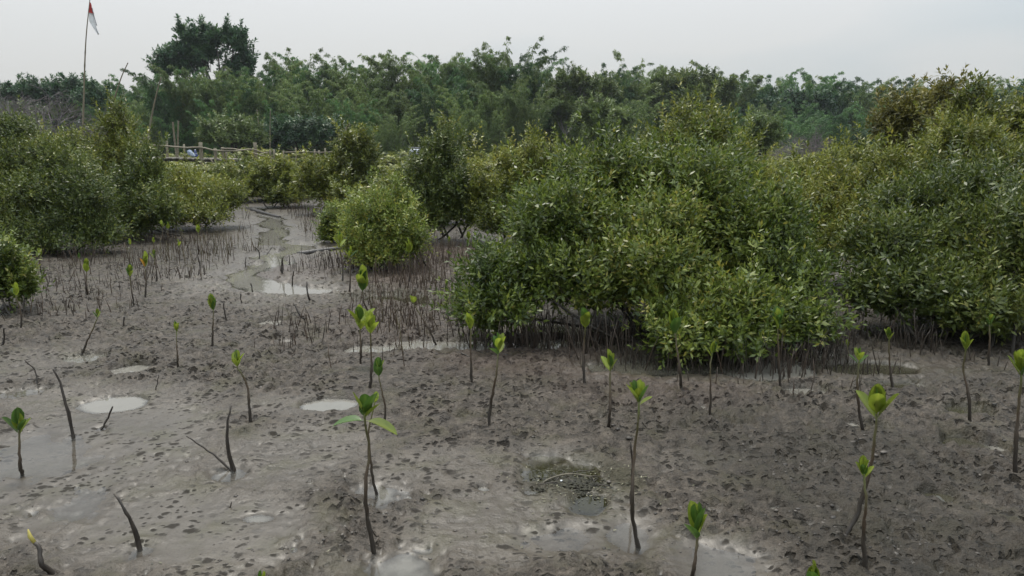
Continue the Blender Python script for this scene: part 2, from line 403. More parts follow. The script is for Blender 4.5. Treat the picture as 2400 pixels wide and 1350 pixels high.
def ground_fields(x, y):
    x = np.asarray(x, dtype=float); y = np.asarray(y, dtype=float)
    warp = fbm(x, y, 2.2, 3, 11)
    W = np.zeros_like(x)
    for e, s in SMOOTH:
        W = np.maximum(W, s * sstep(1.25, 0.45, ell(x, y, e) + 0.35 * warp))
    near = sstep(22.0, 10.0, y)
    base = 0.030 * (1 - W) + 0.0085 * W + (0.007 - 0.003 * W) * fbm(x, y, 0.9, 2, 31)
    b1 = np.abs(vnoise(x * 11, y * 11, 41)); b2 = np.abs(vnoise(x * 23 + 3.1, y * 23, 42)); b3 = vnoise(x * 52, y * 52, 43)
    amp = (0.62 + 0.45 * fbm(x, y, 1.3, 2, 51)) * (1 - W) + 0.08 * W
    z = base + amp * near * (0.042 * (b1 - 0.3) + 0.036 * (b2 - 0.3) + 0.012 * b3)
    d1, r1 = worley(x, y, 8.5, 61)
    z = z - (1 - W) * near * 0.034 * np.exp(-(d1 / 0.20) ** 2) * (r1 > 0.45)
    d2, r2 = worley(x + 5, y, 15.0, 71)
    z = z - near * 0.012 * np.exp(-(d2 / 0.21) ** 2) * (r2 > 0.35) * (0.4 + 0.6 * W) * sstep(-0.3, 0.25, fbm(x, y, 1.7, 2, 81))
    d3, r3 = worley(x + 2, y + 9, 10.0, 91)
    z = z + near * W * 0.0015 * np.exp(-(d3 / 0.3) ** 2) * (r3 > 0.5)
    for bx, by in BASES:
        dd = np.hypot(x - bx, y - by)
        z = z - 0.011 * np.exp(-(dd / 0.028) ** 2) + 0.004 * np.exp(-((dd - 0.06) / 0.025) ** 2)
    olive = np.zeros_like(x)
    edge = 0.34 * warp + 0.14 * vnoise(x * 9, y * 9, 95) + 0.06 * vnoise(x * 25, y * 25, 96)
    for e, dep, ol in POOLS:
        m = sstep(1.18, 0.78, ell(x, y, e) + edge * min(1.0, 0.25 + e[2] * 1.6)) if dep > 0.021 and ol < 1.0 else sstep(1.3, 0.35, ell(x, y, e) + 1.7 * edge)
        z = z * (1 - m) + m * (-dep + 0.25 * (z - base))
        olive = np.maximum(olive, ol * sstep(1.5, 0.9, ell(x, y, e)))
    best = np.full(x.shape, 99.0)
    for a, b in zip(STREAM[:-1], STREAM[1:]):
        a = np.array(a); b = np.array(b); ab = b - a
        t = np.clip(((x - a[0]) * ab[0] + (y - a[1]) * ab[1]) / (ab @ ab), 0, 1)
        best = np.minimum(best, np.hypot(x - a[0] - t * ab[0], (y - a[1] - t * ab[1]) * 0.8))
    m = sstep(0.30, 0.11, best + 0.20 * warp + 0.06 * vnoise(x * 6, y * 3, 97))
    z = z * (1 - m) + m * (-0.03)
    wide = sstep(1.2, 0.3, best + 0.3 * warp)
    W = np.maximum(W, 0.8 * sstep(1.0, 0.25, best + 0.3 * warp))
    z = z - 0.004 * wide * (1 - m)
    olive = np.maximum(olive, 0.0 * sstep(0.5, 0.2, best))
    red = np.zeros_like(x)
    for e, s in REDDISH:
        red = np.maximum(red, s * sstep(1.3, 0.4, ell(x, y, e) + 0.4 * warp))
    peat_shade = np.zeros_like(x)
    for e, s in PEAT_SHADE:
        peat_shade = np.maximum(peat_shade, s * sstep(1.35, 0.3, ell(x, y, e) + 0.45 * warp))
    return z, W, olive, red, peat_shade

def stream_dist(x, y):
    best = np.full(np.shape(x), 99.0)
    for a, b in zip(STREAM[:-1], STREAM[1:]):
        a = np.array(a); b = np.array(b); ab = b - a
        t = np.clip(((x - a[0]) * ab[0] + (y - a[1]) * ab[1]) / (ab @ ab), 0, 1)
        best = np.minimum(best, np.hypot(x - a[0] - t * ab[0], y - a[1] - t * ab[1]))
    return best

def ground_z(x, y):
    return float(ground_fields(np.array([x]), np.array([y]))[0][0])

s_near = np.exp(np.arange(math.log(2.15), math.log(9.0), 0.0037))
s_mid = np.exp(np.linspace(math.log(9.03), math.log(27), 120))
s_far = np.exp(np.linspace(math.log(27.6), math.log(255), 45))
S = np.concatenate([s_near, s_mid, s_far])
Tt = np.linspace(-0.93, 0.93, 700)
gy = np.repeat(S[:, None], len(Tt), 1) - 1.0
gx = S[:, None] * Tt[None, :]
gx = gx + 0.0
gz, gW, gO, gR, gP = ground_fields(gx, gy)
nr, nc = gx.shape
GV = np.stack([gx, gy, gz], -1).reshape(-1, 3)
ii = (np.arange(nr - 1)[:, None] * nc + np.arange(nc - 1)[None, :])
GQ = np.stack([ii, ii + 1, ii + nc + 1, ii + nc], -1).reshape(-1, 4)

# the flat goes on at both sides and behind the viewer
left_i = np.arange(nr) * nc; right_i = left_i + nc - 1
base_n = len(GV)
yy = gy[:, 0]
outer_l = np.stack([np.full(nr, -258.0), yy, np.full(nr, 0.02)], -1); outer_r = outer_l * np.array([-1, 1, 1])
back = np.stack([np.concatenate([[-258.0], gx[0, ::20], [gx[0, -1], 258.0]]), np.full(len(gx[0, ::20]) + 3, -150.0), np.full(len(gx[0, ::20]) + 3, 0.02)], -1)
GV2 = np.vstack([GV, outer_l, outer_r, back])
ol_i = base_n + np.arange(nr); or_i = ol_i + nr; bk_i = base_n + 2 * nr + np.arange(len(back))
SQ = [np.stack([ol_i[:-1], left_i[:-1], left_i[1:], ol_i[1:]], -1), np.stack([right_i[:-1], or_i[:-1], or_i[1:], right_i[1:]], -1)]
front = np.concatenate([[ol_i[0]], np.arange(0, nc, 20), [nc - 1, or_i[0]]])
SQ.append(np.stack([bk_i[:-1], bk_i[1:], front[1:], front[:-1]], -1))
GQ2 = np.vstack([GQ] + SQ)
def ext(a, v=0.0):
    return np.concatenate([a.ravel(), np.full(len(GV2) - base_n, v)])

def mud_material():
    m, n, l = nodes_of('wet_mud')
    out = n.new('ShaderNodeOutputMaterial'); pb = n.new('ShaderNodeBsdfPrincipled')
    tc = n.new('ShaderNodeTexCoord')
    def noise(scale, det=4, rough=0.55):
        z = n.new('ShaderNodeTexNoise'); z.inputs['Scale'].default_value = scale; z.inputs['Detail'].default_value = det; z.inputs['Roughness'].default_value = rough
        l.new(tc.outputs['Object'], z.inputs['Vector']); return z
    def attr(name):
        a = n.new('ShaderNodeAttribute'); a.attribute_name = name; return a
    def mixc(fac, a, b, blend='MIX'):
        x = n.new('ShaderNodeMix'); x.data_type = 'RGBA'; x.blend_type = blend
        if hasattr(fac, 'links'): l.new(fac, x.inputs['Factor'])
        else: x.inputs['Factor'].default_value = fac
        for v, k in ((a, 'A'), (b, 'B')):
            if hasattr(v, 'links'): l.new(v, x.inputs[k])
            else: x.inputs[k].default_value = (*v, 1)
        return x.outputs['Result']
    big, mid, fine = noise(1.6, 3), noise(17, 6, 0.72), noise(110, 4, 0.65)
    wet, red, ol = attr('wet'), attr('red'), attr('olive')
    r1 = ramp_node(n, [(0.30, (0.019, 0.0146, 0.0105)), (0.50, (0.058, 0.0465, 0.0355)), (0.70, (0.125, 0.103, 0.081))])
    l.new(mid.outputs['Fac'], r1.inputs['Fac'])
    r2 = ramp_node(n, [(0.35, (0.053, 0.0435, 0.033)), (0.65, (0.085, 0.071, 0.055))])
    l.new(big.outputs['Fac'], r2.inputs['Fac'])
    c = mixc(wet.outputs['Fac'], r1.outputs['Color'], r2.outputs['Color'])
    spk = ramp_node(n, [(0.36, (0.55, 0.52, 0.48)), (0.50, (1, 1, 1))])
    l.new(fine.outputs['Fac'], spk.inputs['Fac'])
    c = mixc(0.8, c, spk.outputs['Color'], 'MULTIPLY')
    algae = noise(5, 4); ra = ramp_node(n, [(0.50, (0, 0, 0)), (0.70, (0.6, 0.6, 0.6))])
    l.new(algae.outputs['Fac'], ra.inputs['Fac'])
    c = mixc(ra.outputs['Color'], c, (0.044, 0.039, 0.015))
    # burrows and pits; the shade inside them is put into the colour
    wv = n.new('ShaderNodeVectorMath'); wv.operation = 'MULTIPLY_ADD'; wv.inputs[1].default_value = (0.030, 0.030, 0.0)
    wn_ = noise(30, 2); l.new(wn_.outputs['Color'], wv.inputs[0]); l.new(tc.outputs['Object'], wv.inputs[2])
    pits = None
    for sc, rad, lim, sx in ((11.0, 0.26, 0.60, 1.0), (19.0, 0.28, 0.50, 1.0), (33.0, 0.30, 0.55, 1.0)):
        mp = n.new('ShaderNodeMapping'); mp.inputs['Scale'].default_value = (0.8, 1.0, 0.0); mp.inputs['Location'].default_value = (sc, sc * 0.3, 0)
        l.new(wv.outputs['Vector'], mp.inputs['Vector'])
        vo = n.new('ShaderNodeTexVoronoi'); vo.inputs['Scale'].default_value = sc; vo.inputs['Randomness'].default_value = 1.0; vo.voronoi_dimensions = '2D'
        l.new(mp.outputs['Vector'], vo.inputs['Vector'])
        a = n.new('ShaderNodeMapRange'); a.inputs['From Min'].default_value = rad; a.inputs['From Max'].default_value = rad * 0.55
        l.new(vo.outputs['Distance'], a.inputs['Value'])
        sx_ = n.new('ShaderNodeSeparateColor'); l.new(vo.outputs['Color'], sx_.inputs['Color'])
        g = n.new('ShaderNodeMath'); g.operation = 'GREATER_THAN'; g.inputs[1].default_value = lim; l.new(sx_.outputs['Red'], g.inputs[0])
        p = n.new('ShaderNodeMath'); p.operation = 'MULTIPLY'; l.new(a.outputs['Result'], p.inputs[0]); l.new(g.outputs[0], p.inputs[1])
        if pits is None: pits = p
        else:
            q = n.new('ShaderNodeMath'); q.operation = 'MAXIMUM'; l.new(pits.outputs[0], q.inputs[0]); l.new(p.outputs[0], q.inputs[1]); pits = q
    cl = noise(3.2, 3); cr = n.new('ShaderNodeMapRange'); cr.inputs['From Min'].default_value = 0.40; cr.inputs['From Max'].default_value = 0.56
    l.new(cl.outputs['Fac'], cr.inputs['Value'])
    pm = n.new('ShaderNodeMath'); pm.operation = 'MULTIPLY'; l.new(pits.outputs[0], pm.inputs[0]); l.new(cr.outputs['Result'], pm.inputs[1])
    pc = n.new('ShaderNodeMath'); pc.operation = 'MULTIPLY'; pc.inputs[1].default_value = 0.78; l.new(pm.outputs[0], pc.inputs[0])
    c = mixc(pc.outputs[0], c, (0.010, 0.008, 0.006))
    mr = n.new('ShaderNodeMath'); mr.operation = 'MULTIPLY'; mr.inputs[1].default_value = 0.4
    l.new(red.outputs['Fac'], mr.inputs[0])
    c = mixc(mr.outputs[0], c, (0.062, 0.035, 0.027))
    mo = n.new('ShaderNodeMath'); mo.operation = 'MULTIPLY'; mo.inputs[1].default_value = 0.6
    l.new(ol.outputs['Fac'], mo.inputs[0])
    c = mixc(mo.outputs[0], c, (0.040, 0.035, 0.017))
    l.new(c, pb.inputs['Base Color'])
    rr = n.new('ShaderNodeMapRange'); rr.inputs['To Min'].default_value = 0.52; rr.inputs['To Max'].default_value = 0.40
    l.new(wet.outputs['Fac'], rr.inputs['Value'])
    nr_ = n.new('ShaderNodeMath'); nr_.operation = 'MULTIPLY_ADD'; nr_.inputs[1].default_value = 0.25
    l.new(mid.outputs['Fac'], nr_.inputs[0]); 
    sb = n.new('ShaderNodeMath'); sb.operation = 'SUBTRACT'; sb.inputs[1].default_value = 0.12
    l.new(rr.outputs['Result'], sb.inputs[0]); l.new(sb.outputs[0], nr_.inputs[2])
    rmx = n.new('ShaderNodeMath'); rmx.operation = 'MAXIMUM'; l.new(nr_.outputs[0], rmx.inputs[0]); l.new(pm.outputs[0], rmx.inputs[1])
    l.new(rmx.outputs[0], pb.inputs['Roughness'])
    sp = n.new('ShaderNodeMapRange'); sp.inputs['To Min'].default_value = 0.27; sp.inputs['To Max'].default_value = 0.42
    l.new(wet.outputs['Fac'], sp.inputs['Value']); l.new(sp.outputs['Result'], pb.inputs['Specular IOR Level'])
    peat_shade = attr('peat_shade')
    pk = n.new('ShaderNodeMath'); pk.operation = 'MULTIPLY'; pk.inputs[1].default_value = 0.62; l.new(peat_shade.outputs['Fac'], pk.inputs[0])
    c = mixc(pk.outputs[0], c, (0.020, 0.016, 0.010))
    soil = attr('soil')
    c = mixc(soil.outputs['Fac'], c, (0.030, 0.024, 0.014)); l.new(c, pb.inputs['Base Color'])
    bs = n.new('ShaderNodeMapRange'); bs.inputs['To Min'].default_value = 1.0; bs.inputs['To Max'].default_value = 0.10
    l.new(wet.outputs['Fac'], bs.inputs['Value'])
    bp = n.new('ShaderNodeBump'); bp.inputs['Distance'].default_value = 0.018
    l.new(bs.outputs['Result'], bp.inputs['Strength'])
    ad = n.new('ShaderNodeMath'); ad.operation = 'MULTIPLY_ADD'; ad.inputs[1].default_value = 0.5
    l.new(fine.outputs['Fac'], ad.inputs[0]); l.new(noise(38, 3).outputs['Fac'], ad.inputs[2])
    bh = n.new('ShaderNodeMath'); bh.operation = 'MULTIPLY_ADD'; bh.inputs[1].default_value = -1.4
    l.new(pm.outputs[0], bh.inputs[0]); l.new(ad.outputs[0], bh.inputs[2])
    l.new(bh.outputs[0], bp.inputs['Height']); l.new(bp.outputs['Normal'], pb.inputs['Normal'])
    l.new(pb.outputs['BSDF'], out.inputs['Surface'])
    return m

wetv = np.clip(0.85 * gW + 0.8 * sstep(0.012, 0.0, gz), 0, 1) * sstep(55.0, 45.0, gy)
ground_me = np_mesh('mudflat', GV2, [GQ2], {'wet': ext(wetv), 'red': ext(gR), 'olive': ext(gO), 'peat_shade': ext(gP), 'soil': ext(sstep(50.0, 58.0, gy))}, True)
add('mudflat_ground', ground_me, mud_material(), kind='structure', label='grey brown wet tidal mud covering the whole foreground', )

def water_material():
    m, n, l = nodes_of('turbid_water')
    out = n.new('ShaderNodeOutputMaterial')
    dep = n.new('ShaderNodeAttribute'); dep.attribute_name = 'depth'
    ol = n.new('ShaderNodeAttribute'); ol.attribute_name = 'olive'
    mc = n.new('ShaderNodeMix'); mc.data_type = 'RGBA'
    mc.inputs['A'].default_value = (0.190, 0.178, 0.154, 1); mc.inputs['B'].default_value = (0.026, 0.024, 0.012, 1)
    l.new(ol.outputs['Fac'], mc.inputs['Factor'])
    df = n.new('ShaderNodeBsdfDiffuse'); l.new(mc.outputs['Result'], df.inputs['Color'])
    tr = n.new('ShaderNodeBsdfTransparent')
    mr = n.new('ShaderNodeMapRange'); mr.inputs['From Max'].default_value = 0.03; mr.inputs['To Min'].default_value = 0.0; mr.inputs['To Max'].default_value = 0.9
    l.new(dep.outputs['Fac'], mr.inputs['Value'])
    body = n.new('ShaderNodeMixShader')
    l.new(mr.outputs['Result'], body.inputs['Fac']); l.new(tr.outputs['BSDF'], body.inputs[1]); l.new(df.outputs['BSDF'], body.inputs[2])
    gl = n.new('ShaderNodeBsdfGlossy'); gl.inputs['Roughness'].default_value = 0.03
    fr = n.new('ShaderNodeFresnel'); fr.inputs['IOR'].default_value = 1.45
    tc = n.new('ShaderNodeTexCoord'); nz = n.new('ShaderNodeTexNoise'); nz.inputs['Scale'].default_value = 7; nz.inputs['Detail'].default_value = 2
    l.new(tc.outputs['Object'], nz.inputs['Vector'])
    bp = n.new('ShaderNodeBump'); bp.inputs['Strength'].default_value = 0.05; bp.inputs['Distance'].default_value = 0.02
    l.new(nz.outputs['Fac'], bp.inputs['Height'])
    l.new(bp.outputs['Normal'], gl.inputs['Normal']); l.new(bp.outputs['Normal'], fr.inputs['Normal'])
    mx = n.new('ShaderNodeMixShader')
    l.new(fr.outputs['Fac'], mx.inputs['Fac']); l.new(body.outputs['Shader'], mx.inputs[1]); l.new(gl.outputs['BSDF'], mx.inputs[2])
    l.new(mx.outputs['Shader'], out.inputs['Surface'])
    return m

flat_z = gz.ravel()
wetface = (flat_z[GQ] < 0.0).any(1) & (gy.ravel()[GQ[:, 0]] < 24.0)
wq = GQ[wetface]
used, inv = np.unique(wq, return_inverse=True)
wv = GV[used].copy(); depth_v = np.clip(-wv[:, 2], 0, 1); wv[:, 2] = 0.0
water_me = np_mesh('water', wv, [inv.reshape(-1, 4)], {'depth': depth_v, 'olive': gO.ravel()[used]}, True)
add('tidal_water', water_me, water_material(), kind='structure', label='shallow turbid water lying in puddles and the winding stream')

# ---------------------------------------------------------------- crumbs of mud (uncountable)
rngc = np.random.default_rng(5)
def ico():
    t = (1 + 5 ** 0.5) / 2
    v = np.array([(-1, t, 0), (1, t, 0), (-1, -t, 0), (1, -t, 0), (0, -1, t), (0, 1, t), (0, -1, -t), (0, 1, -t), (t, 0, -1), (t, 0, 1), (-t, 0, -1), (-t, 0, 1)], dtype=float)
    f = np.array([(0, 11, 5), (0, 5, 1), (0, 1, 7), (0, 7, 10), (0, 10, 11), (1, 5, 9), (5, 11, 4), (11, 10, 2), (10, 7, 6), (7, 1, 8), (3, 9, 4), (3, 4, 2), (3, 2, 6), (3, 6, 8), (3, 8, 9), (4, 9, 5), (2, 4, 11), (6, 2, 10), (8, 6, 7), (9, 8, 1)])
    return unit(v), f
IV, IF = ico()
nclod = 3600
cy_ = 1.0 + 1.3 * np.exp(rngc.random(nclod * 2) * math.log(6.5 / 1.3))
cx_ = (rngc.random(nclod * 2) * 2 - 1) * 0.82 * (cy_ + 0.5)
cz_, cW, cO, cR, cP = ground_fields(cx_, cy_)
clump = fbm(cx_, cy_, 2.6, 3, 131)
keep = (cz_ > 0.001) & (rngc.random(nclod * 2) < np.where(cW > 0.5, 0.45, 0.8) * sstep(-0.35, 0.3, clump))
cx_, cy_, cz_, cW = cx_[keep][:nclod], cy_[keep][:nclod], cz_[keep][:nclod], cW[keep][:nclod]
k = len(cx_)
sz = rngc.gamma(1.5, 0.0014, k) * np.where(cW > 0.5, 0.9, 1.3) + 0.0016
jit = 1 + 0.35 * (rngc.random((k, 12)) * 2 - 1)
scl = np.stack([sz * (0.8 + rngc.random(k) * 0.9), sz * (0.8 + rngc.random(k) * 0.6), sz * (0.3 + 0.35 * rngc.random(k))], -1)
CV = IV[None] * jit[..., None] * scl[:, None, :] + np.stack([cx_, cy_, cz_ + sz * 0.1], -1)[:, None, :]
CF = IF[None] + (np.arange(k) * 12)[:, None, None]
clod_me = np_mesh('mud_crumbs', CV.reshape(-1, 3), [CF.reshape(-1, 3)], {'tint': np.repeat(rngc.random(k), 12)}, True)
MAT['clod'] = bark_mat('mud_crumb', [(0.0, (0.020, 0.016, 0.012)), (0.6, (0.048, 0.039, 0.031)), (1.0, (0.10, 0.084, 0.069))], 80, 0.55, True, stretch=(1, 1, 1))
add('mud_crumbs', clod_me, MAT['clod'], kind='stuff', label='small dark crumbs and pellets of mud scattered over the flat', cat='mud crumbs')

# ---------------------------------------------------------------- foliage tools
def leaf_arrays(P, D, N, L, W, curl=0.15, simple=False):
    """P base, D direction, N upper-face normal, L length, W half width -> verts (n,6,3), quads"""
    n = len(P)
    D = unit(D); N = unit(N - D * (N * D).sum(-1, keepdims=True)); R = np.cross(D, N)
    L = L[:, None]; W = W[:, None]
    if simple:
        v = np.stack([P, P + D * L * 0.45 + R * W, P + D * L - N * L * curl, P + D * L * 0.45 - R * W], 1)
        q = np.arange(n)[:, None] * 4 + np.array([0, 1, 2, 3])[None]
        return v.reshape(-1, 3), q
    v = np.stack([P,
                  P + D * L * 0.32 + R * W + N * W * 0.35,
                  P + D * L * 0.70 + R * W * 0.82 + N * (W * 0.3 - L * curl * 0.4),
                  P + D * L - N * L * curl,
                  P + D * L * 0.70 - R * W * 0.82 + N * (W * 0.3 - L * curl * 0.4),
                  P + D * L * 0.32 - R * W + N * W * 0.35], 1)
    b = np.arange(n)[:, None] * 6
    q = np.concatenate([b + np.array([[0, 1, 2, 3]]), b + np.array([[0, 3, 4, 5]])], 0)
    return v.reshape(-1, 3), q

def shoot_leaves(rng, P, D, nl, ls, L, W, lo=70, hi=25):
    """leaves in crossed pairs along shoots that start at P and run along D for ls metres"""
    n = len(P)
    D = unit(D)
    ref = unit(rng.normal(size=(n, 3))); U = unit(np.cross(D, ref)); V = np.cross(D, U)
    kk = np.arange(nl)
    pair = kk // 2
    az = (pair % 2) * (PI / 2) + (kk % 2) * PI
    az = az[None, :] + rng.normal(0, 0.35, (n, nl))
    t = (pair / max(pair.max(), 1))[None, :] + rng.normal(0, 0.05, (n, nl))
    ang = np.radians(lo + (hi - lo) * t) + rng.normal(0, 0.2, (n, nl))
    side = U[:, None] * np.cos(az)[..., None] + V[:, None] * np.sin(az)[..., None]
    d = D[:, None] * np.cos(ang)[..., None] + side * np.sin(ang)[..., None]
    nn = D[:, None] * np.sin(ang)[..., None] - side * np.cos(ang)[..., None]
    p = P[:, None] + D[:, None] * (t * ls[:, None])[..., None] + side * 0.004
    ll = L * (0.65 + 0.6 * rng.random((n, nl))) * (1 - 0.25 * t)
    return p.reshape(-1, 3), d.reshape(-1, 3), nn.reshape(-1, 3), ll.ravel(), (ll * W / L).ravel()

def lobe_points(rng, lobes, n, up=0.25, shell=0.16, rough=0.2, depth_ratio=1.0):
    """points spread over the outsides of ellipsoid lobes (x, y, z, rx, rz); returns points, outward"""
    lob = np.array([(l[0], l[1], l[2], l[3], (l[3] + l[4]) * 0.5 * depth_ratio, l[4]) for l in lobes])
    area = lob[:, 3] * lob[:, 5]
    pick = rng.choice(len(lob), size=n * 3, p=area / area.sum())
    u = unit(rng.normal(size=(n * 3, 3)) + np.array([0, 0, up]))
    Lk = lob[pick]
    ph = rng.random(9) * 6.28
    w = (np.sin(u[:, 0] * 5 + ph[0] + pick) * np.sin(u[:, 1] * 4.3 + ph[1]) + np.sin(u[:, 2] * 6 + ph[2] + pick * 1.7) * np.cos(u[:, 0] * 7 + ph[3])) * rough
    r = 1 + w - np.abs(rng.normal(0, shell, n * 3))
    p = Lk[:, :3] + u * Lk[:, 3:] * r[:, None]
    inside = np.zeros(n * 3, dtype=bool)
    for i in range(len(lob)):
        q = (p - lob[i, :3]) / lob[i, 3:]
        inside |= (np.linalg.norm(q, axis=1) < 0.72) & (pick != i)
    ok = ~inside & (p[:, 2] > 0.06)
    p, u = p[ok][:n], u[ok][:n]
    return p, u

def limb(bag, rng, a, b, r0, r1, sag=0.1, n=6, sides=5):
    a = np.array(a, float); b = np.array(b, float)
    m = (a + b) / 2 + rng.normal(0, 1, 3) * np.linalg.norm(b - a) * sag
    bag.tube(catmull([a, m, b], n), np.linspace(r0, r1, n), sides)

def build_crown(name, label, cat, base, lobes, n_shoot, nl, leafL, leafW, mat, seed, group=None, ls=0.22, up=0.25, shell=0.2, rough=0.3,
                leaders=None, n_stem=5, stem_r=0.018, simple=True, trunk_top=0.45, bark='bark', dirmix=(0.55, 0.6, 0.35), twigs=True, leaf_parts=0,
                spread=0.25, depth_ratio=1.0, lo=70, hi=25, tint_mid=0.45, tree=False, n_clump=9, n_spike=130):
    """a shrub or tree: stems (parts), twigs, foliage; lobes in world metres, base = (x, y)"""
    rng = np.random.default_rng(seed)
    zb = ground_z(base[0], base[1]) if base[1] < 24 else 0.0
    root = thing(name, label, cat, (base[0], base[1], zb), group)
    off = np.array([base[0], base[1], zb])
    lobes = [(l[0] - off[0], l[1] - off[1], l[2] - off[2], l[3], l[4]) for l in lobes]
    if not tree: lobes = [(l[0], l[1], l[2] - ls * 0.15, max(l[3] - ls * 0.35, l[3] * 0.4), max(l[4] - ls * 0.5, l[4] * 0.4)) for l in lobes]   # room for the shoots
    clumps = []                                    # each lobe is itself a cluster of smaller leafy clumps
    for l in lobes:
        clumps.append((l[0], l[1], l[2], l[3] * 0.56, l[4] * 0.56))
        for _ in range(n_clump):
            u = unit(rng.normal(size=3) + np.array([0, -0.15, 0.25])); f = rng.uniform(0.20, 0.38); g = rng.uniform(0.55, 0.80)
            clumps.append((l[0] + u[0] * l[3] * g, l[1] + u[1] * (l[3] + l[4]) * 0.5 * g * depth_ratio, l[2] + u[2] * l[4] * g, l[3] * f, l[4] * f * 1.1))
    P, U = lobe_points(rng, clumps, int(n_shoot * (1.0 if leaf_parts else 0.87)), up, shell, rough, depth_ratio)
    D = unit(U * dirmix[0] + np.array([0, 0, dirmix[1]]) + rng.normal(0, dirmix[2], P.shape))
    lens = ls * (0.6 + 0.8 * rng.random(len(P)))
    if leaders:
        for (lx, ly, lz, top, cnt) in leaders:      # upright leafy spikes
            t = rng.random(cnt)
            w = (0.05 + 0.30 * (1 - t)) * (top - lz) * 0.7
            a = rng.random(cnt) * 6.28
            q = np.stack([lx - off[0] + np.cos(a) * w * rng.random(cnt), ly - off[1] + np.sin(a) * w * rng.random(cnt), lz + t * (top - lz - ls * 0.7) - off[2]], -1)
            P = np.vstack([P, q]); D = np.vstack([D, unit(np.stack([np.cos(a) * 0.5, np.sin(a) * 0.5, np.full(cnt, 0.9)], -1))])
            lens = np.concatenate([lens, ls * (0.5 + 0.6 * rng.random(cnt))])
    if n_spike:                                    # young shoots standing out of the crown
        topi = np.where(U[:, 2] > 0.25)[0] if len(U) else []
        for i in rng.choice(topi, size=min(n_spike, len(topi)), replace=False):
            cnt = int(rng.integers(3, 7)); hgt = ls * rng.uniform(0.5, 2.6)
            dd = unit(U[i] * 0.5 + np.array([0, 0, 0.9]) + rng.normal(0, 0.12, 3))
            tt_ = np.linspace(0, 1, cnt)[:, None]
            P = np.vstack([P, P[i] + dd * hgt * tt_]); D = np.vstack([D, unit(dd + rng.normal(0, 0.18, (cnt, 3)))])
            lens = np.concatenate([lens, np.full(cnt, ls * 0.45)])
    # tint follows the shoot (young or old), not the light
    shoot_t = np.clip(tint_mid + 0.2 * rng.normal(size=len(P)) + 0.25 * np.sin(P[:, 0] * 2.1 + seed) * np.sin(P[:, 2] * 2.7 + seed * 2) , 0, 0.97)
    p, d, nn, ll, ww = shoot_leaves(rng, P, D, nl, lens, leafL, leafW, lo, hi)
    tint = np.clip(np.repeat(shoot_t, nl) + rng.normal(0, 0.19, len(p)), 0, 1)
    if leaf_parts:
        wp = p + off
        score = ll / np.maximum(wp[:, 1], 0.1) * (1 + 0.15 * rng.random(len(p)))
        vis = (U[np.repeat(np.arange(len(P)), nl) % len(U), 1] < 0.35) if not leaders else np.ones(len(p), bool)
        score = np.where(vis, score, 0)
        sel = np.argsort(-score)[:leaf_parts]
        rest = np.ones(len(p), bool); rest[sel] = False
        lm = []
        for tv in (0.25, 0.5, 0.75):
            v, q = leaf_arrays(np.zeros((1, 3)), np.array([[0, 1.0, 0]]), np.array([[0, 0, 1.0]]), np.array([1.0]), np.array([leafW / leafL]))
            me = np_mesh('leaf', v, [q], {'tint': np.full(len(v), tv)})
            me.materials.append(mat); lm.append(me)
        for i in sel:
            y_ = Vector(d[i]).normalized(); z_ = Vector(nn[i]); z_ = (z_ - y_ * z_.dot(y_)).normalized(); x_ = y_.cross(z_)
            o = add('leaf', lm[min(2, int(tint[i] * 3))], None, root)
            o.matrix_local = Matrix.Translation(Vector(p[i])) @ Matrix((x_, y_, z_)).transposed().to_4x4() @ Matrix.Diagonal((ll[i], ll[i], ll[i], 1))
        p, d, nn, ll, ww, tint = p[rest], d[rest], nn[rest], ll[rest], ww[rest], tint[rest]
    v, q = leaf_arrays(p, d, nn, ll, ww, 0.15, simple)
    me = np_mesh('foliage', v, [q], {'tint': np.repeat(tint, 4 if simple else 6)})
    add('crown' if tree else 'foliage', me, mat, root, kind='stuff')
    # stems
    order = np.argsort([-(l[3] * l[4]) for l in lobes])
    tips = []
    if n_stem:
        fork = np.array([0, 0, 0.0])
        if tree:
            zt = min(l[2] - l[4] * 0.5 for l in lobes) * trunk_top * 2
            zt = max(zt, 0.3)
            b = Bag(); limb(b, rng, (0, 0, -0.1), (rng.normal(0, .05) * zt, 0, zt), stem_r * 2.2, stem_r * 1.6, 0.04, 8, 8)
            add('trunk', b.mesh('trunk', True), MAT[bark], root)
            fork = np.array([0, 0, zt])
        for k in range(n_stem):
            l = lobes[order[k % len(lobes)]]
            c = np.array(l[:3]) + rng.normal(0, 0.15, 3) * np.array([l[3], l[3], l[4]])
            a = fork + (rng.normal(0, 1, 3) * np.array([spread, spread * 0.7, 0]) if not tree else 0)
            if not tree: a = np.array([a[0] * max(1.0, l[3]) , a[1], -0.05])
            b = Bag(); limb(b, rng, a, c, stem_r * (1.0 if not tree else 1.2), stem_r * 0.5, 0.10, 8, 6)
            add('limb' if tree else 'stem', b.mesh('stem', True), MAT[bark], root)
            tips.append((a, c))
    if twigs and tips:
        b = Bag()
        pick = rng.choice(len(P), size=min(len(P), 260 if not tree else 140), replace=False)
        ends = np.array([c for _, c in tips])
        for i in pick:
            j = int(np.argmin(np.linalg.norm(ends - P[i], axis=1)))
            a, c = tips[j]
            s = c + (a - c) * rng.random() * 0.35
            limb(b, rng, s, P[i] + D[i] * lens[i] * 0.5, stem_r * 0.35, stem_r * 0.1, 0.08, 4, 3)
        for i in rng.choice(len(P), size=45 if not tree else 20, replace=False):      # bare tips standing clear of the leaves
            limb(b, rng, P[i] - D[i] * ls * 0.3, P[i] + unit(D[i] + rng.normal(0, 0.25, 3)) * ls * rng.uniform(0.9, 1.7), stem_r * 0.16, stem_r * 0.06, 0.05, 4, 3)
        add('twigs', b.mesh('twigs'), MAT['twig' if not tree else bark], root, kind='stuff')
    return root

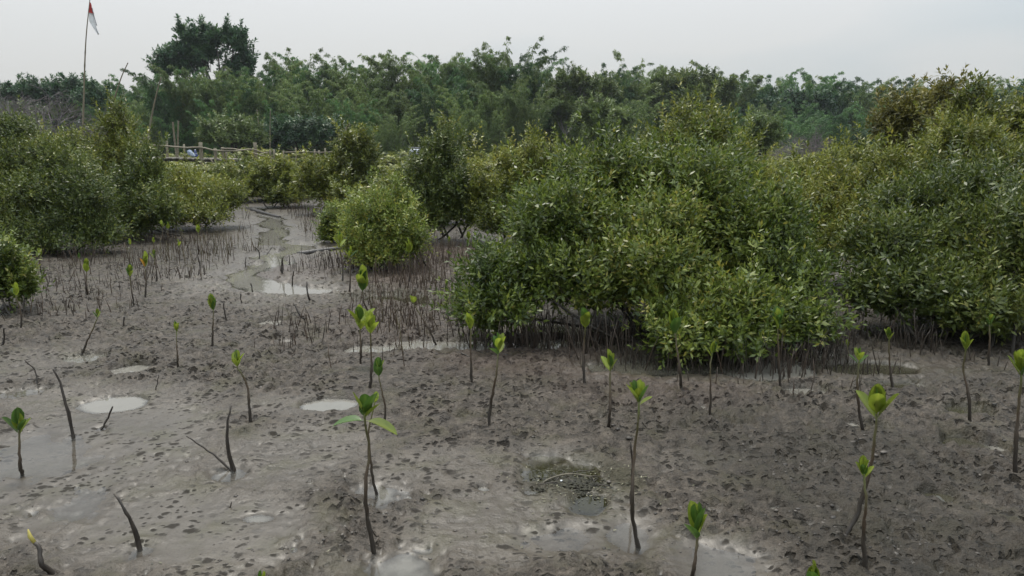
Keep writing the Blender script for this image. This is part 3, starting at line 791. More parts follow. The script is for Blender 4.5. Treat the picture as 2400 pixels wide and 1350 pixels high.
# ---------------------------------------------------------------- mangrove shrubs, near to far
SH = 'mangrove_shrub'
CAT = 'shrub'
build_crown(SH, 'largest dense green mangrove shrub overhanging pencil roots and dark water in the middle right', CAT, (1.113, 5.512),
    [(1.368, 5.900, 0.694, 1.026, 0.640), (0.336, 5.800, 0.773, 0.570, 0.464), (-0.111, 5.400, 0.452, 0.300, 0.302), (1.924, 5.600, 0.599, 0.489, 0.486), (0.779, 6.200, 1.156, 0.531, 0.295),
     (1.585, 6.300, 1.117, 0.504, 0.318), (0.621, 5.300, 0.485, 0.465, 0.311), (1.534, 5.000, 0.312, 0.561, 0.225), (1.420, 4.780, 0.186, 0.426, 0.217), (-0.152, 5.150, 0.280, 0.350, 0.222), (2.114, 5.300, 0.422, 0.264, 0.235), (1.095, 5.200, 0.533, 0.517, 0.275), (1.976, 4.900, 0.200, 0.291, 0.222), (0.186, 5.300, 0.485, 0.310, 0.281), (1.134, 4.650, 0.176, 0.291, 0.170), (1.575, 4.550, 0.119, 0.258, 0.140), (1.043, 4.900, 0.275, 0.261, 0.177)],
    10500, 10, 0.058, 0.0108, MAT['leaf_green'], 11, ls=0.17, n_stem=13, stem_r=0.014, leaf_parts=300, spread=0.22, shell=0.18, n_spike=220,
    leaders=[(*(0.762, 6.100, 1.366), (0.756, 6.100, 1.619)[2], 16), (*(0.097, 5.600, 0.730), (0.096, 5.600, 1.021)[2], 16), (*(1.615, 4.900, 0.408), (1.605, 4.900, 0.583)[2], 10)])
build_crown(SH, 'tall yellowish mangrove shrub rising behind the largest shrub', CAT, (2.161, 8.399),
    [(1.949, 8.200, 1.491, 0.534, 0.339), (1.642, 8.000, 1.176, 0.593, 0.402), (2.290, 8.200, 1.170, 0.514, 0.412), (2.074, 8.200, 0.798, 0.943, 0.557), (2.840, 8.400, 0.927, 0.385, 0.332), (1.192, 8.300, 0.838, 0.572, 0.423), (0.767, 7.300, 0.270, 0.724, 0.321), (1.766, 7.200, 0.243, 0.841, 0.317), (2.610, 7.100, 0.301, 0.663, 0.332), (0.219, 7.500, 0.283, 0.525, 0.263)],
    6800, 10, 0.062, 0.0108, MAT['leaf_olive'], 12, ls=0.2, n_stem=6, leaders=[(*(1.848, 8.200, 1.672), (1.836, 8.200, 1.964)[2], 26), (*(2.128, 8.200, 1.627), (2.115, 8.200, 1.897)[2], 20), (*(2.263, 8.000, 1.489), (2.239, 8.000, 1.950)[2], 14), (*(2.540, 8.000, 1.400), (2.429, 8.000, 1.754)[2], 8)])
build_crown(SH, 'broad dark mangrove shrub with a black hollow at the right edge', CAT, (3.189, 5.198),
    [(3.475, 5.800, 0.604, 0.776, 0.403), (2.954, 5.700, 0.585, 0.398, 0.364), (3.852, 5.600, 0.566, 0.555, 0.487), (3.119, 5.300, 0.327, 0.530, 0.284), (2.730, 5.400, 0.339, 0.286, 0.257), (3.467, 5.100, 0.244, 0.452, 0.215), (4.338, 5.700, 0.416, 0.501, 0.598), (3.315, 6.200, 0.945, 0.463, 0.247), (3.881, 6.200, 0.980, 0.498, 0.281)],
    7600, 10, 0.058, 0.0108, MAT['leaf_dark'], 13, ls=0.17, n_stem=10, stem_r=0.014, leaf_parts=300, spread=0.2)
build_crown(SH, 'bright leafy mangrove shrub above the dark one at the right edge', CAT, (4.825, 7.841),
    [(4.563, 7.600, 1.058, 0.652, 0.342), (4.055, 7.700, 1.010, 0.485, 0.347), (5.085, 7.600, 1.058, 0.522, 0.426), (4.748, 7.900, 1.400, 0.448, 0.263), (3.583, 7.800, 0.872, 0.448, 0.354), (5.703, 7.800, 1.093, 0.535, 0.523), (3.261, 7.400, 0.514, 0.472, 0.384), (3.023, 7.700, 0.657, 0.400, 0.309)],
    6600, 10, 0.062, 0.0108, MAT['leaf_olive'], 14, ls=0.2, n_stem=8, leaders=[(*(4.497, 7.800, 1.530), (4.472, 7.800, 1.766)[2], 16), (*(3.862, 7.700, 1.184), (3.747, 7.700, 1.486)[2], 12), (*(3.379, 7.800, 1.181), (3.329, 7.800, 1.530)[2], 12)])
build_crown(SH, 'tall thin topped mangrove shrub poking above the treeline on the right', CAT, (6.900, 10.902),
    [(6.518, 10.600, 1.694, 0.329, 0.349), (6.906, 10.800, 1.520, 0.489, 0.357), (7.250, 10.800, 1.699, 0.426, 0.326), (6.449, 10.900, 1.762, 0.430, 0.298), (6.646, 10.600, 1.103, 0.906, 0.474), (7.700, 10.800, 1.520, 0.550, 0.652)],
    2200, 10, 0.09, 0.017, MAT['leaf_olive'], 15, ls=0.22, n_stem=6, leaders=[(*(6.461, 10.600, 1.927), (6.398, 10.600, 2.472)[2], 26), (*(6.310, 10.800, 1.937), (6.274, 10.800, 2.260)[2], 16), (*(7.204, 10.800, 1.818), (7.201, 10.800, 2.084)[2], 12)])
build_crown(SH, 'rusty brown tinged round shrub behind the right hand shrubs', CAT, (7.197, 12.958),
    [(6.806, 13.000, 1.903, 0.549, 0.355), (7.482, 13.200, 2.128, 0.519, 0.323), (6.996, 13.000, 1.472, 0.884, 0.502), (6.453, 13.000, 1.760, 0.330, 0.321), (7.752, 13.200, 1.693, 0.671, 0.435)],
    2100, 10, 0.11, 0.02, MAT['leaf_rust'], 16, ls=0.22, n_stem=5, simple=True)
build_crown(SH, 'olive shrub filling the gap between the largest shrub and the right hand ones', CAT, (4.431, 10.902),
    [(4.204, 10.800, 0.853, 0.556, 0.335), (4.780, 11.000, 0.905, 0.503, 0.372), (3.907, 10.800, 0.669, 0.496, 0.368), (4.397, 10.600, 0.500, 0.794, 0.424), (5.079, 11.000, 1.092, 0.314, 0.339)],
    2100, 10, 0.09, 0.017, MAT['leaf_olive'], 17, ls=0.2, n_stem=5, leaders=[(*(4.787, 11.000, 1.216), (4.747, 11.000, 1.705)[2], 12)])
build_crown(SH, 'round light green mangrove shrub standing alone in the centre mud', CAT, (-1.515, 8.645),
    [(-1.534, 8.700, 0.485, 0.503, 0.375), (-1.776, 8.500, 0.333, 0.335, 0.257), (-1.158, 8.500, 0.373, 0.306, 0.286), (-1.433, 8.900, 0.721, 0.333, 0.203), (-1.777, 8.800, 0.577, 0.294, 0.212), (-1.517, 8.400, 0.174, 0.382, 0.167)],
    4000, 10, 0.050, 0.0092, MAT['leaf_green'], 18, ls=0.16, n_stem=7, stem_r=0.012, tint_mid=0.62, n_spike=110, leaders=[(*(-1.362, 8.800, 0.904), (-1.355, 8.800, 1.129)[2], 16)])
build_crown(SH, 'low sprig of a shrub beside the fallen log near the stream', CAT, (-2.727, 11.053),
    [(-2.728, 11.000, 0.116, 0.153, 0.115), (-2.608, 11.000, 0.243, 0.140, 0.140)], 330, 8, 0.065, 0.013, MAT['leaf_green'], 19, ls=0.14, n_stem=3, stem_r=0.01)
build_crown(SH, 'dark upright mangrove shrub with a spiked top behind the light green round one', CAT, (-1.085, 11.699),
    [(-1.109, 11.400, 0.823, 0.587, 0.514), (-1.380, 11.600, 0.865, 0.365, 0.340), (-0.773, 11.200, 0.577, 0.418, 0.446), (-1.055, 11.600, 1.270, 0.363, 0.323), (-1.163, 11.200, 0.384, 0.517, 0.257), (-1.619, 11.800, 0.903, 0.283, 0.240)],
    2500, 10, 0.072, 0.0132, MAT['leaf_dark'], 20, ls=0.2, n_stem=6, tint_mid=0.55, leaders=[(*(-1.010, 11.500, 1.464), (-1.001, 11.500, 1.984)[2], 34), (*(-0.783, 11.500, 1.400), (-0.746, 11.500, 1.719)[2], 12)])
build_crown(SH, 'olive mangrove shrub with thin spires left of the largest shrub', CAT, (0.068, 11.699),
    [(0.000, 11.200, 0.769, 0.513, 0.443), (-0.379, 11.000, 0.655, 0.379, 0.375), (0.388, 11.300, 0.892, 0.452, 0.445), (-0.306, 10.600, 0.378, 0.428, 0.274), (0.782, 11.400, 0.887, 0.391, 0.385), (0.131, 11.500, 1.143, 0.393, 0.257)],
    2400, 10, 0.072, 0.0132, MAT['leaf_olive'], 21, ls=0.2, n_stem=6, leaders=[(*(0.318, 11.200, 1.275), (0.315, 11.200, 1.803)[2], 26), (*(-0.543, 11.200, 1.086), (-0.536, 11.200, 1.772)[2], 26), (*(0.573, 11.200, 1.212), (0.696, 11.200, 1.587)[2], 16), (*(-0.064, 11.200, 1.149), (-0.063, 11.200, 1.493)[2], 16)])
build_crown(SH, 'large dark mangrove shrub at the left edge above a band of pencil roots', CAT, (-6.533, 10.118),
    [(-6.443, 10.200, 0.709, 0.879, 0.491), (-6.965, 10.300, 0.820, 0.649, 0.637), (-5.749, 10.000, 0.665, 0.517, 0.454), (-6.753, 10.600, 1.222, 0.603, 0.354), (-7.140, 10.900, 1.642, 0.431, 0.270), (-6.225, 10.400, 1.109, 0.474, 0.349), (-7.620, 10.400, 0.873, 0.655, 0.757), (-6.179, 9.900, 0.388, 0.915, 0.257), (-5.559, 9.900, 0.302, 0.458, 0.314), (-6.474, 9.800, 0.256, 0.852, 0.284), (-5.745, 9.700, 0.154, 0.620, 0.170)],
    7000, 10, 0.058, 0.0108, MAT['leaf_dark'], 22, ls=0.18, n_stem=9, stem_r=0.016, tint_mid=0.5, leaders=[(*(-7.135, 10.800, 1.640), (-7.097, 10.800, 1.948)[2], 16), (*(-6.552, 10.600, 1.400), (-6.481, 10.600, 1.752)[2], 14)])
build_crown(SH, 'tall olive topped mangrove shrub between the flagpole and the leaning bamboo pole', CAT, (-6.517, 12.297),
    [(-6.575, 12.600, 1.749, 0.341, 0.311), (-6.335, 12.400, 1.331, 0.422, 0.379), (-6.748, 12.500, 1.260, 0.391, 0.383), (-6.407, 12.300, 0.777, 0.563, 0.485), (-6.319, 12.200, 0.434, 0.562, 0.383), (-6.124, 12.400, 0.560, 0.427, 0.423), (-6.077, 12.100, 0.233, 0.419, 0.244)],
    2300, 10, 0.072, 0.0132, MAT['leaf_olive'], 23, ls=0.2, n_stem=5, leaders=[(*(-6.502, 12.500, 1.953), (-6.474, 12.500, 2.239)[2], 18)])
build_crown(SH, 'spreading mid green mangrove shrub left of the winding stream', CAT, (-5.870, 13.540),
    [(-5.593, 13.000, 0.594, 0.671, 0.405), (-5.960, 12.800, 0.460, 0.478, 0.365), (-5.151, 13.000, 0.520, 0.485, 0.370), (-5.977, 13.400, 0.798, 0.498, 0.287), (-5.299, 12.600, 0.330, 0.798, 0.274), (-5.037, 13.400, 0.531, 0.385, 0.365), (-5.836, 12.500, 0.302, 0.432, 0.287), (-6.048, 13.200, 0.694, 0.529, 0.299)],
    2500, 10, 0.072, 0.0132, MAT['leaf_olive'], 24, ls=0.2, n_stem=6, tint_mid=0.55, n_spike=40)
build_crown(SH, 'dark shrub bridging the large left shrub and the spreading one', CAT, (-5.812, 11.586),
    [(-5.786, 11.600, 0.714, 0.499, 0.459), (-5.451, 11.400, 0.432, 0.427, 0.326), (-5.865, 11.300, 0.375, 0.489, 0.324), (-5.834, 11.900, 1.067, 0.339, 0.300)],
    1900, 10, 0.068, 0.0125, MAT['leaf_dark'], 31, ls=0.2, n_stem=5)
build_crown(SH, 'olive shrub behind the large left shrub near the flagpole foot', CAT, (-7.930, 13.316),
    [(-7.847, 13.400, 1.213, 0.571, 0.448), (-8.415, 13.600, 1.324, 0.463, 0.378), (-7.374, 13.200, 1.030, 0.451, 0.443), (-7.665, 13.000, 0.742, 0.819, 0.440), (-9.224, 13.800, 1.477, 0.625, 0.382)],
    2300, 10, 0.075, 0.0135, MAT['leaf_olive'], 32, ls=0.2, n_stem=5)
build_crown(SH, 'small low green shrub at the left edge beside a puddle', CAT, (-4.314, 6.212),
    [(-4.322, 6.300, 0.256, 0.214, 0.157), (-4.518, 6.300, 0.313, 0.221, 0.205), (-4.133, 6.200, 0.219, 0.146, 0.103), (-4.460, 6.400, 0.428, 0.112, 0.090)], 900, 10, 0.055, 0.0115, MAT['leaf_green'], 25, ls=0.13, n_stem=5, stem_r=0.010)
build_crown(SH, 'olive mangrove shrub with a pointed top behind the head of the stream', CAT, (-3.676, 15.944),
    [(-3.747, 16.400, 0.755, 0.749, 0.461), (-3.349, 16.600, 1.215, 0.424, 0.416), (-4.215, 16.200, 0.672, 0.509, 0.384), (-3.227, 16.600, 0.654, 0.475, 0.468), (-3.765, 16.000, 0.362, 0.826, 0.255), (-3.668, 16.800, 1.400, 0.333, 0.280)],
    2200, 10, 0.11, 0.022, MAT['leaf_olive'], 26, ls=0.24, n_stem=5, simple=True, leaders=[(*(-3.338, 16.600, 1.492), (-3.293, 16.600, 1.933)[2], 30), (*(-3.624, 16.600, 1.400), (-3.609, 16.600, 1.769)[2], 16)])
build_crown(SH, 'rounded olive shrub at the far head of the stream', CAT, (-5.636, 17.809),
    [(-5.724, 18.200, 0.582, 0.572, 0.390), (-6.079, 18.000, 0.489, 0.433, 0.326), (-5.261, 18.200, 0.478, 0.417, 0.309), (-5.515, 17.800, 0.276, 0.664, 0.182)],
    1500, 10, 0.11, 0.022, MAT['leaf_olive'], 27, ls=0.22, n_stem=4, simple=True, tint_mid=0.55)
build_crown(SH, 'dull olive shrub left of the stream head under the boardwalk', CAT, (-6.899, 19.362),
    [(-7.089, 20.000, 0.523, 0.549, 0.361), (-7.570, 20.200, 0.434, 0.485, 0.343), (-7.076, 19.600, 0.296, 0.674, 0.267)],
    1200, 10, 0.12, 0.024, MAT['leaf_dark'], 28, ls=0.22, n_stem=4, simple=True, tint_mid=0.6)

# ---------------------------------------------------------------- farther mangrove hedge: copies of three shrubs
protos = []
for i in range(3):
    rg = np.random.default_rng(100 + i)
    lobes = [(rg.uniform(-0.8, 0.8), 24 + rg.uniform(-0.5, 0.5), rg.uniform(0.45, 0.95), rg.uniform(0.45, 0.7), rg.uniform(0.3, 0.42)) for _ in range(6)]
    protos.append([lobes, rg])
ORD = ['first', 'second', 'third', 'fourth', 'fifth', 'sixth', 'seventh', 'eighth', 'ninth', 'tenth', 'eleventh', 'twelfth', 'thirteenth', 'fourteenth', 'fifteenth', 'sixteenth', 'seventeenth', 'eighteenth', 'nineteenth', 'twentieth',
       'twenty-first', 'twenty-second', 'twenty-third', 'twenty-fourth', 'twenty-fifth', 'twenty-sixth', 'twenty-seventh', 'twenty-eighth', 'twenty-ninth', 'thirtieth', 'thirty-first', 'thirty-second', 'thirty-third', 'thirty-fourth', 'thirty-fifth', 'thirty-sixth', 'thirty-seventh', 'thirty-eighth', 'thirty-ninth', 'fortieth']
HEDGE = {}
def hedge_row(y, x0, x1, step, hmin, hmax, where, seed):
    rg = np.random.default_rng(seed)
    xs = np.arange(x0, x1, step)
    for i, x in enumerate(xs):
        lab = 'olive mangrove shrub in the %s, %s from the left' % (where, ORD[i % len(ORD)])
        grp = 'shrubs of the ' + where
        k = int(rg.integers(3)); s = float(rg.uniform(hmin, hmax)) / 1.3
        loc = (float(x + rg.uniform(-0.4, 0.4)), float(y + rg.uniform(-0.9, 0.9)), 0.0)
        w = step / 1.55 * float(rg.uniform(0.9, 1.15))
        if k not in HEDGE:
            r = build_crown(SH, lab, CAT, (0, 24.0), protos[k][0], 1300, 9, 0.13, 0.026, MAT['leaf_olive'], 300 + k, grp, ls=0.24, n_stem=4, simple=True,
                            leaders=[(0.2 - 0.3 * k, 24, 1.0, 1.45, 26), (-0.5 + 0.3 * k, 24, 0.9, 1.3, 20)])
            HEDGE[k] = r
            r.location = loc; r.scale = (w, w, s); r.rotation_euler = (0, 0, float(rg.uniform(0, 6.28)))
        else:
            copy_thing(HEDGE[k], loc, float(rg.uniform(0, 6.28)), (w, w, s), lab, grp)
hedge_row(19.5, -13.5, -5.5, 1.7, 0.75, 0.92, 'near hedge row on the left', 1)
hedge_row(19.0, -3.2, 10.5, 1.6, 0.75, 0.92, 'near hedge row right of the stream', 2)
hedge_row(14.2, -2.3, 1.7, 1.15, 0.62, 0.8, 'row behind the light round shrub', 8)
hedge_row(15.2, -9.6, -6.4, 1.2, 0.75, 0.95, 'row behind the spreading left shrub', 9)
hedge_row(23.5, -17, 14, 1.9, 0.72, 0.9, 'second hedge row', 3)
hedge_row(28.5, -20, 18, 2.2, 0.65, 0.85, 'third hedge row', 4)
hedge_row(38.0, -28, 27, 2.9, 0.7, 1.25, 'far hedge row beyond the boardwalk', 5)
hedge_row(48.0, -35, 35, 3.6, 0.7, 1.2, 'farthest hedge row by the bamboo', 6)
hedge_row(62.0, -46, 50, 3.0, 1.0, 1.8, 'undergrowth at the bamboo foot', 7)

# ---------------------------------------------------------------- bamboo clumps
def bamboo_proto(seed, Hh, n_culm):
    rng = np.random.default_rng(seed)
    culms = Bag(); LP = []; LD = []
    for c in range(n_culm + 6):
        a = rng.random() * 6.28; r0 = rng.random() ** 0.5 * 0.9
        h = Hh * rng.uniform(0.72, 1.03)
        out = np.array([math.cos(a), math.sin(a), 0]); base = out * r0
        lean = rng.uniform(0.04, 0.20); arch = rng.uniform(0.05, 0.26)
        tall = c >= n_culm                     # a few longer culms whose tips arch over the rest
        if tall: h = Hh * rng.uniform(1.02, 1.14); lean = rng.uniform(0.02, 0.12); arch = rng.uniform(0.10, 0.24)
        t = np.linspace(0, 1, 11)[:, None]
        path = base + out * h * (lean * t + arch * t ** 4) + np.array([0, 0, 1.0]) * h * (t - 0.10 * t ** 7)
        culms.tube(path, np.linspace(0.045, 0.008, 11), 4)
        nodes = np.concatenate([rng.uniform(0.16, 1.0, 30), rng.uniform(0.55, 1.0, 14)]) if not tall else rng.uniform(0.6, 1.0, 22)
        for tn in nodes:
            f = tn * 10; i = min(int(f), 9); p = path[i] * (1 - (f - i)) + path[i + 1] * (f - i)
            for _ in range(2):
                az = rng.random() * 6.28; bl = (0.28 + 1.0 * (1 - tn)) * rng.uniform(0.6, 1.2)
                bd = np.array([math.cos(az), math.sin(az), 0.55])
                m = 14
                s = rng.uniform(0.15, 1.0, m)[:, None]
                q = p + bd * bl * s * 0.8 + np.array([0, 0, -1.0]) * (bl * 0.75) * s ** 2
                LP.append(q + rng.normal(0, 0.05, (m, 3)))
                LD.append(bd * 0.6 + np.array([0, 0, -1.1]) * (0.5 + s) + rng.normal(0, 0.38, (m, 3)))
    P = np.vstack(LP); D = unit(np.vstack(LD))
    N = unit(np.cross(D, rng.normal(size=D.shape)) + np.array([0, 0, 0.8]))
    L = rng.uniform(0.14, 0.30, len(P)); W = L * 0.085 + 0.006
    v, q = leaf_arrays(P, D, N, L, W, 0.1, True)
    tint = np.clip(0.45 + 0.2 * rng.normal(size=len(P)) + 0.2 * np.sin(P[:, 2] * 1.3 + P[:, 0] * 1.1 + seed), 0, 1)
    return culms.mesh('culms'), np_mesh('foliage', v, [q], {'tint': np.repeat(tint, 4)})
BAM = {}
for i in range(5):
    for pale in (0, 1):
        if i > 2 - pale: continue
        cm, fm = bamboo_proto(500 + i + 20 * pale, 10.0, 17)
        cm.materials.append(MAT['culm']); fm.materials.append(MAT['bamboo_leaf_pale' if pale else 'bamboo_leaf'])
        BAM[(i % 5, pale)] = (cm, fm)
bk = list(BAM.keys())
def bamboo(x, y, h, label, group, rg, pale=0, wide=1.0):
    o = thing('bamboo_clump', label, 'bamboo', (x, y, 0), group, float(rg.uniform(0, 6.28)))
    keys = [k for k in bk if k[1] == pale]
    cm, fm = BAM[keys[int(rg.integers(len(keys)))]]
    s = h / 10.0
    o.scale = (s * wide, s * wide, s)
    add('culms', cm, None, o, kind='stuff'); add('foliage', fm, None, o, kind='stuff')
    return o
# front row: treetop points in metres (x, distance, height)
TOPS = [(-54.869, 78.000, 7.820), (-49.602, 76.000, 7.984), (-44.527, 74.000, 8.289), (-40.239, 74.000, 7.890), (-36.073, 72.000, 8.412), (-31.974, 70.000, 7.992), (-27.634, 68.000, 8.023), (-24.197, 68.000, 8.461), (-22.073, 68.000, 9.188), (-18.825, 66.000, 9.592), (-16.712, 67.000, 9.430), (-13.342, 66.000, 9.592), (-11.399, 64.000, 7.702), (-9.681, 66.000, 9.802), (-7.311, 66.000, 9.592),
        (-4.936, 66.000, 9.521), (-2.519, 65.000, 9.606), (-0.359, 65.000, 10.295), (1.439, 65.000, 9.606), (3.780, 68.000, 8.533), (7.000, 72.000, 9.184), (9.198, 72.000, 9.261), (11.903, 74.000, 10.033), (13.719, 76.000, 9.698), (18.252, 80.000, 9.363), (24.033, 84.000, 10.482), (28.474, 86.000, 9.961), (34.264, 88.000, 10.348), (36.496, 88.000, 9.971),
        (40.867, 90.000, 9.778), (43.356, 90.000, 9.972), (46.673, 92.000, 9.667), (51.575, 94.000, 10.252), (54.522, 94.000, 9.644), (59.345, 96.000, 10.543), (62.681, 96.000, 9.509), (66.391, 96.000, 9.820), (70.710, 96.000, 9.561)]
rgb = np.random.default_rng(77)
for i, (x, y, z) in enumerate(TOPS):
    bamboo(x, y, z, 'feathery green bamboo clump on the treeline, %s from the left' % ORD[i], 'bamboo clumps forming the treeline', rgb, int(rgb.random() < 0.5), 1.08)
for i, ((x0, y0, z0), (x1, y1, z1)) in enumerate(zip(TOPS[:-1], TOPS[1:])):
    bamboo((x0 + x1) / 2, (y0 + y1) / 2 + 1.5, min(z0, z1) * float(rgb.uniform(0.88, 0.97)), 'bamboo clump filling the treeline between taller ones, %s from the left' % ORD[i], 'bamboo clumps between the taller ones', rgb, int(rgb.random() < 0.5), 1.25)
# lower clumps standing forward of the treeline
LOWER = [(-20.863, 58.000, 4.123), (-22.737, 58.000, 5.231), (-18.826, 60.000, 5.200), (-15.042, 58.000, 6.487), (-14.060, 57.000, 4.855), (-11.805, 57.000, 5.320), (-11.383, 60.000, 6.501), (-8.488, 55.000, 4.434), (-7.027, 60.000, 6.662), (-5.343, 60.000, 7.308), (-2.914, 58.000, 6.174), (-0.657, 59.000, 6.892), (0.971, 58.000, 6.174), (-26.168, 60.000, 5.852), (-30.161, 62.000, 6.000), (-33.997, 64.000, 6.148),
         (-15.737, 56.000, 4.030), (-1.572, 56.000, 4.336), (-4.400, 56.000, 4.489), (24.463, 74.000, 6.087), (28.516, 76.000, 6.420), (33.249, 78.000, 5.915), (38.101, 80.000, 6.467), (42.291, 82.000, 6.370), (5.371, 64.000, 5.975), (20.202, 72.000, 5.371), (10.328, 66.000, 6.475), (-9.732, 54.000, 3.343), (-18.776, 56.000, 3.261), (-24.828, 60.000, 7.951), (-22.225, 60.000, 7.050), (-21.198, 61.000, 7.734), (-26.977, 60.000, 7.372), (-19.990, 61.000, 8.060), (-26.468, 61.000, 7.570), (-23.872, 61.000, 7.341)]
for i, (x, y, z) in enumerate(sorted(LOWER)):
    bamboo(x, y, z, 'shorter bamboo clump standing forward of the treeline, %s from the left' % ORD[i], 'shorter bamboo clumps in front of the treeline', rgb, int(rgb.random() < 0.5), 1.15)

# back rows closing the forest
for i, x in enumerate(np.arange(-74, 86, 4.6)):
    bamboo(float(x + rgb.normal(0, 0.8)), float(92 + 0.17 * x + rgb.normal(0, 2)), float(rgb.uniform(7.0, 8.8)), 'bamboo clump deep in the forest behind the treeline, %s from the left' % ORD[i], 'bamboo clumps deep in the forest', rgb, 0, 1.3)
for i, x in enumerate(np.arange(-58, 66, 3.3)):
    bamboo(float(x + rgb.normal(0, 0.6)), float(66 + 0.12 * x + rgb.normal(0, 2)), float(rgb.uniform(3.2, 5.2)), 'low bamboo thicket at the forest foot, %s from the left' % ORD[i], 'low bamboo thickets at the forest foot', rgb, 0, 1.5)

# ---------------------------------------------------------------- trees
build_crown('broad_tree', 'big dark spreading tree standing above the bamboo on the left', 'tree', ((-25.422, 66.000, 1.767)[0], 66.0),
    [(-29.761, 66.000, 8.677, 1.393, 0.493), (-28.158, 66.000, 9.451, 1.463, 0.771), (-27.166, 66.000, 10.432, 1.240, 0.767), (-28.032, 66.000, 10.989, 0.582, 0.487), (-25.348, 66.000, 10.362, 1.605, 0.767), (-23.860, 66.000, 10.781, 1.311, 0.696), (-24.439, 66.000, 11.337, 0.509, 0.347), (-23.312, 66.000, 9.732, 1.096, 0.909), (-26.701, 66.000, 9.381, 1.463, 0.631), (-30.290, 66.000, 8.076, 1.101, 0.424), (-22.650, 66.000, 8.677, 0.586, 0.985), (-26.206, 66.000, 11.059, 0.946, 0.417), (-23.676, 66.500, 8.127, 1.184, 0.854), (-23.011, 66.000, 7.117, 1.031, 0.852), (-28.990, 66.000, 8.253, 1.615, 0.635), (-27.725, 66.500, 8.376, 1.479, 0.711), (-24.491, 66.500, 7.053, 1.484, 0.788), (-29.450, 66.000, 9.311, 0.951, 0.561), (-26.185, 66.500, 9.193, 1.254, 0.566)],
    1700, 10, 0.38, 0.09, MAT['tree_leaf'], 41, ls=0.5, n_stem=12, stem_r=0.085, simple=True, bark='tree_bark', tree=True, trunk_top=0.42, shell=0.3, rough=0.3, depth_ratio=0.9, up=0.4)
def small_tree(name, label, lob, px_base, mat, seed, n=900, leaf=0.3, bark='tree_bark', sr=0.06):
    build_crown(name, label, 'tree', px_base, lob, n, 9, leaf, leaf * 0.2, mat, seed, ls=0.4, n_stem=6, stem_r=sr, simple=True, bark=bark, tree=True, trunk_top=0.35, shell=0.25, rough=0.3)
small_tree('acacia_tree', 'flat topped light green small tree behind the boardwalk rail', [(-17.147, 46.000, 2.370, 1.559, 0.457), (-18.202, 46.000, 2.167, 1.170, 0.458), (-15.988, 46.000, 2.218, 0.988, 0.458), (-16.864, 45.500, 1.906, 1.802, 0.353), (-15.626, 46.000, 1.784, 0.729, 0.306)], ((-17.085, 46.000, 1.400)[0], 46.0), MAT['tree_leaf_light'], 51, 1100, 0.22, sr=0.05)
small_tree('broad_tree', 'wide yellow green tree behind the tall yellowish shrub', [(16.023, 70.000, 7.162, 2.931, 0.981), (14.098, 70.000, 6.404, 2.154, 1.136), (18.406, 70.000, 6.404, 1.958, 1.211), (15.488, 69.000, 5.206, 3.485, 1.500), (19.591, 70.000, 6.214, 1.175, 0.948)], ((16.257, 70.000, 1.790)[0], 70.0), MAT['tree_leaf_olive'], 52, 1500, 0.4)
small_tree('broad_tree', 'brownish olive thin tree with a pale trunk in the treeline gap', [(4.333, 62.000, 6.000, 1.456, 1.205), (5.893, 62.000, 6.000, 1.387, 1.205), (3.425, 61.000, 4.598, 1.027, 0.997), (4.802, 61.000, 4.097, 1.544, 1.000), (7.750, 63.000, 6.074, 1.409, 1.021)], ((4.321, 61.000, 1.570)[0], 61.0), MAT['tree_leaf_olive'], 53, 1000, 0.32, 'bare_twig_pale')
small_tree('broad_tree', 'bright green rounded tree low in front of the olive ones', [(6.144, 52.000, 3.557, 1.609, 0.626), (7.326, 52.000, 3.128, 1.172, 0.799), (5.131, 52.000, 2.985, 1.055, 0.714), (6.401, 51.500, 2.401, 1.746, 0.710)], ((6.340, 52.000, 1.400)[0], 52.0), MAT['tree_leaf_light'], 54, 1100, 0.28)
small_tree('broad_tree', 'dark dense tree in the treeline right of the yellow green one', [(29.005, 82.000, 5.699, 3.683, 1.785), (32.262, 82.000, 5.250, 3.226, 2.011), (26.745, 82.000, 5.026, 2.306, 1.790), (29.730, 81.000, 3.198, 4.574, 1.783)], ((30.208, 82.000, 1.628)[0], 82.0), MAT['tree_leaf'], 55, 1500, 0.45)
small_tree('broad_tree', 'hazy dark tree at the right end of the treeline', [(58.948, 92.000, 5.720, 3.620, 2.007), (61.954, 92.000, 6.474, 3.098, 2.249), (55.932, 92.000, 4.963, 3.107, 2.013), (50.596, 92.000, 6.474, 3.098, 2.000)], ((59.440, 92.000, 1.656)[0], 92.0), MAT['tree_leaf'], 56, 1400, 0.5)
small_tree('broad_tree', 'grey green leafy tree among the bamboo behind the flagpole', [(-39.898, 66.000, 5.939, 2.217, 0.929), (-42.092, 66.000, 6.118, 2.215, 0.786), (-35.322, 64.000, 5.453, 1.793, 0.972), (-37.642, 66.000, 6.297, 1.476, 0.785)], ((-40.003, 66.000, 1.767)[0], 66.0), MAT['tree_leaf'], 57, 1200, 0.35)
small_tree('broad_tree', 'pale green shrubby tree right behind the tall yellowish shrub', [(12.244, 38.000, 2.033, 0.752, 0.420), (12.895, 38.000, 1.928, 0.537, 0.379), (12.491, 38.000, 1.506, 0.861, 0.380)], ((12.625, 38.000, 1.082)[0], 38.0), MAT['tree_leaf_light'], 58, 500, 0.2, sr=0.03)
small_tree('broad_tree', 'dark green bush at the forest foot right of the acacia', [(-14.697, 52.000, 2.267, 1.764, 0.861), (-12.646, 52.000, 2.123, 1.470, 0.805), (-16.478, 52.000, 1.978, 1.177, 0.720)], ((-14.751, 52.000, 1.255)[0], 52.0), MAT['tree_leaf'], 59, 900, 0.28)

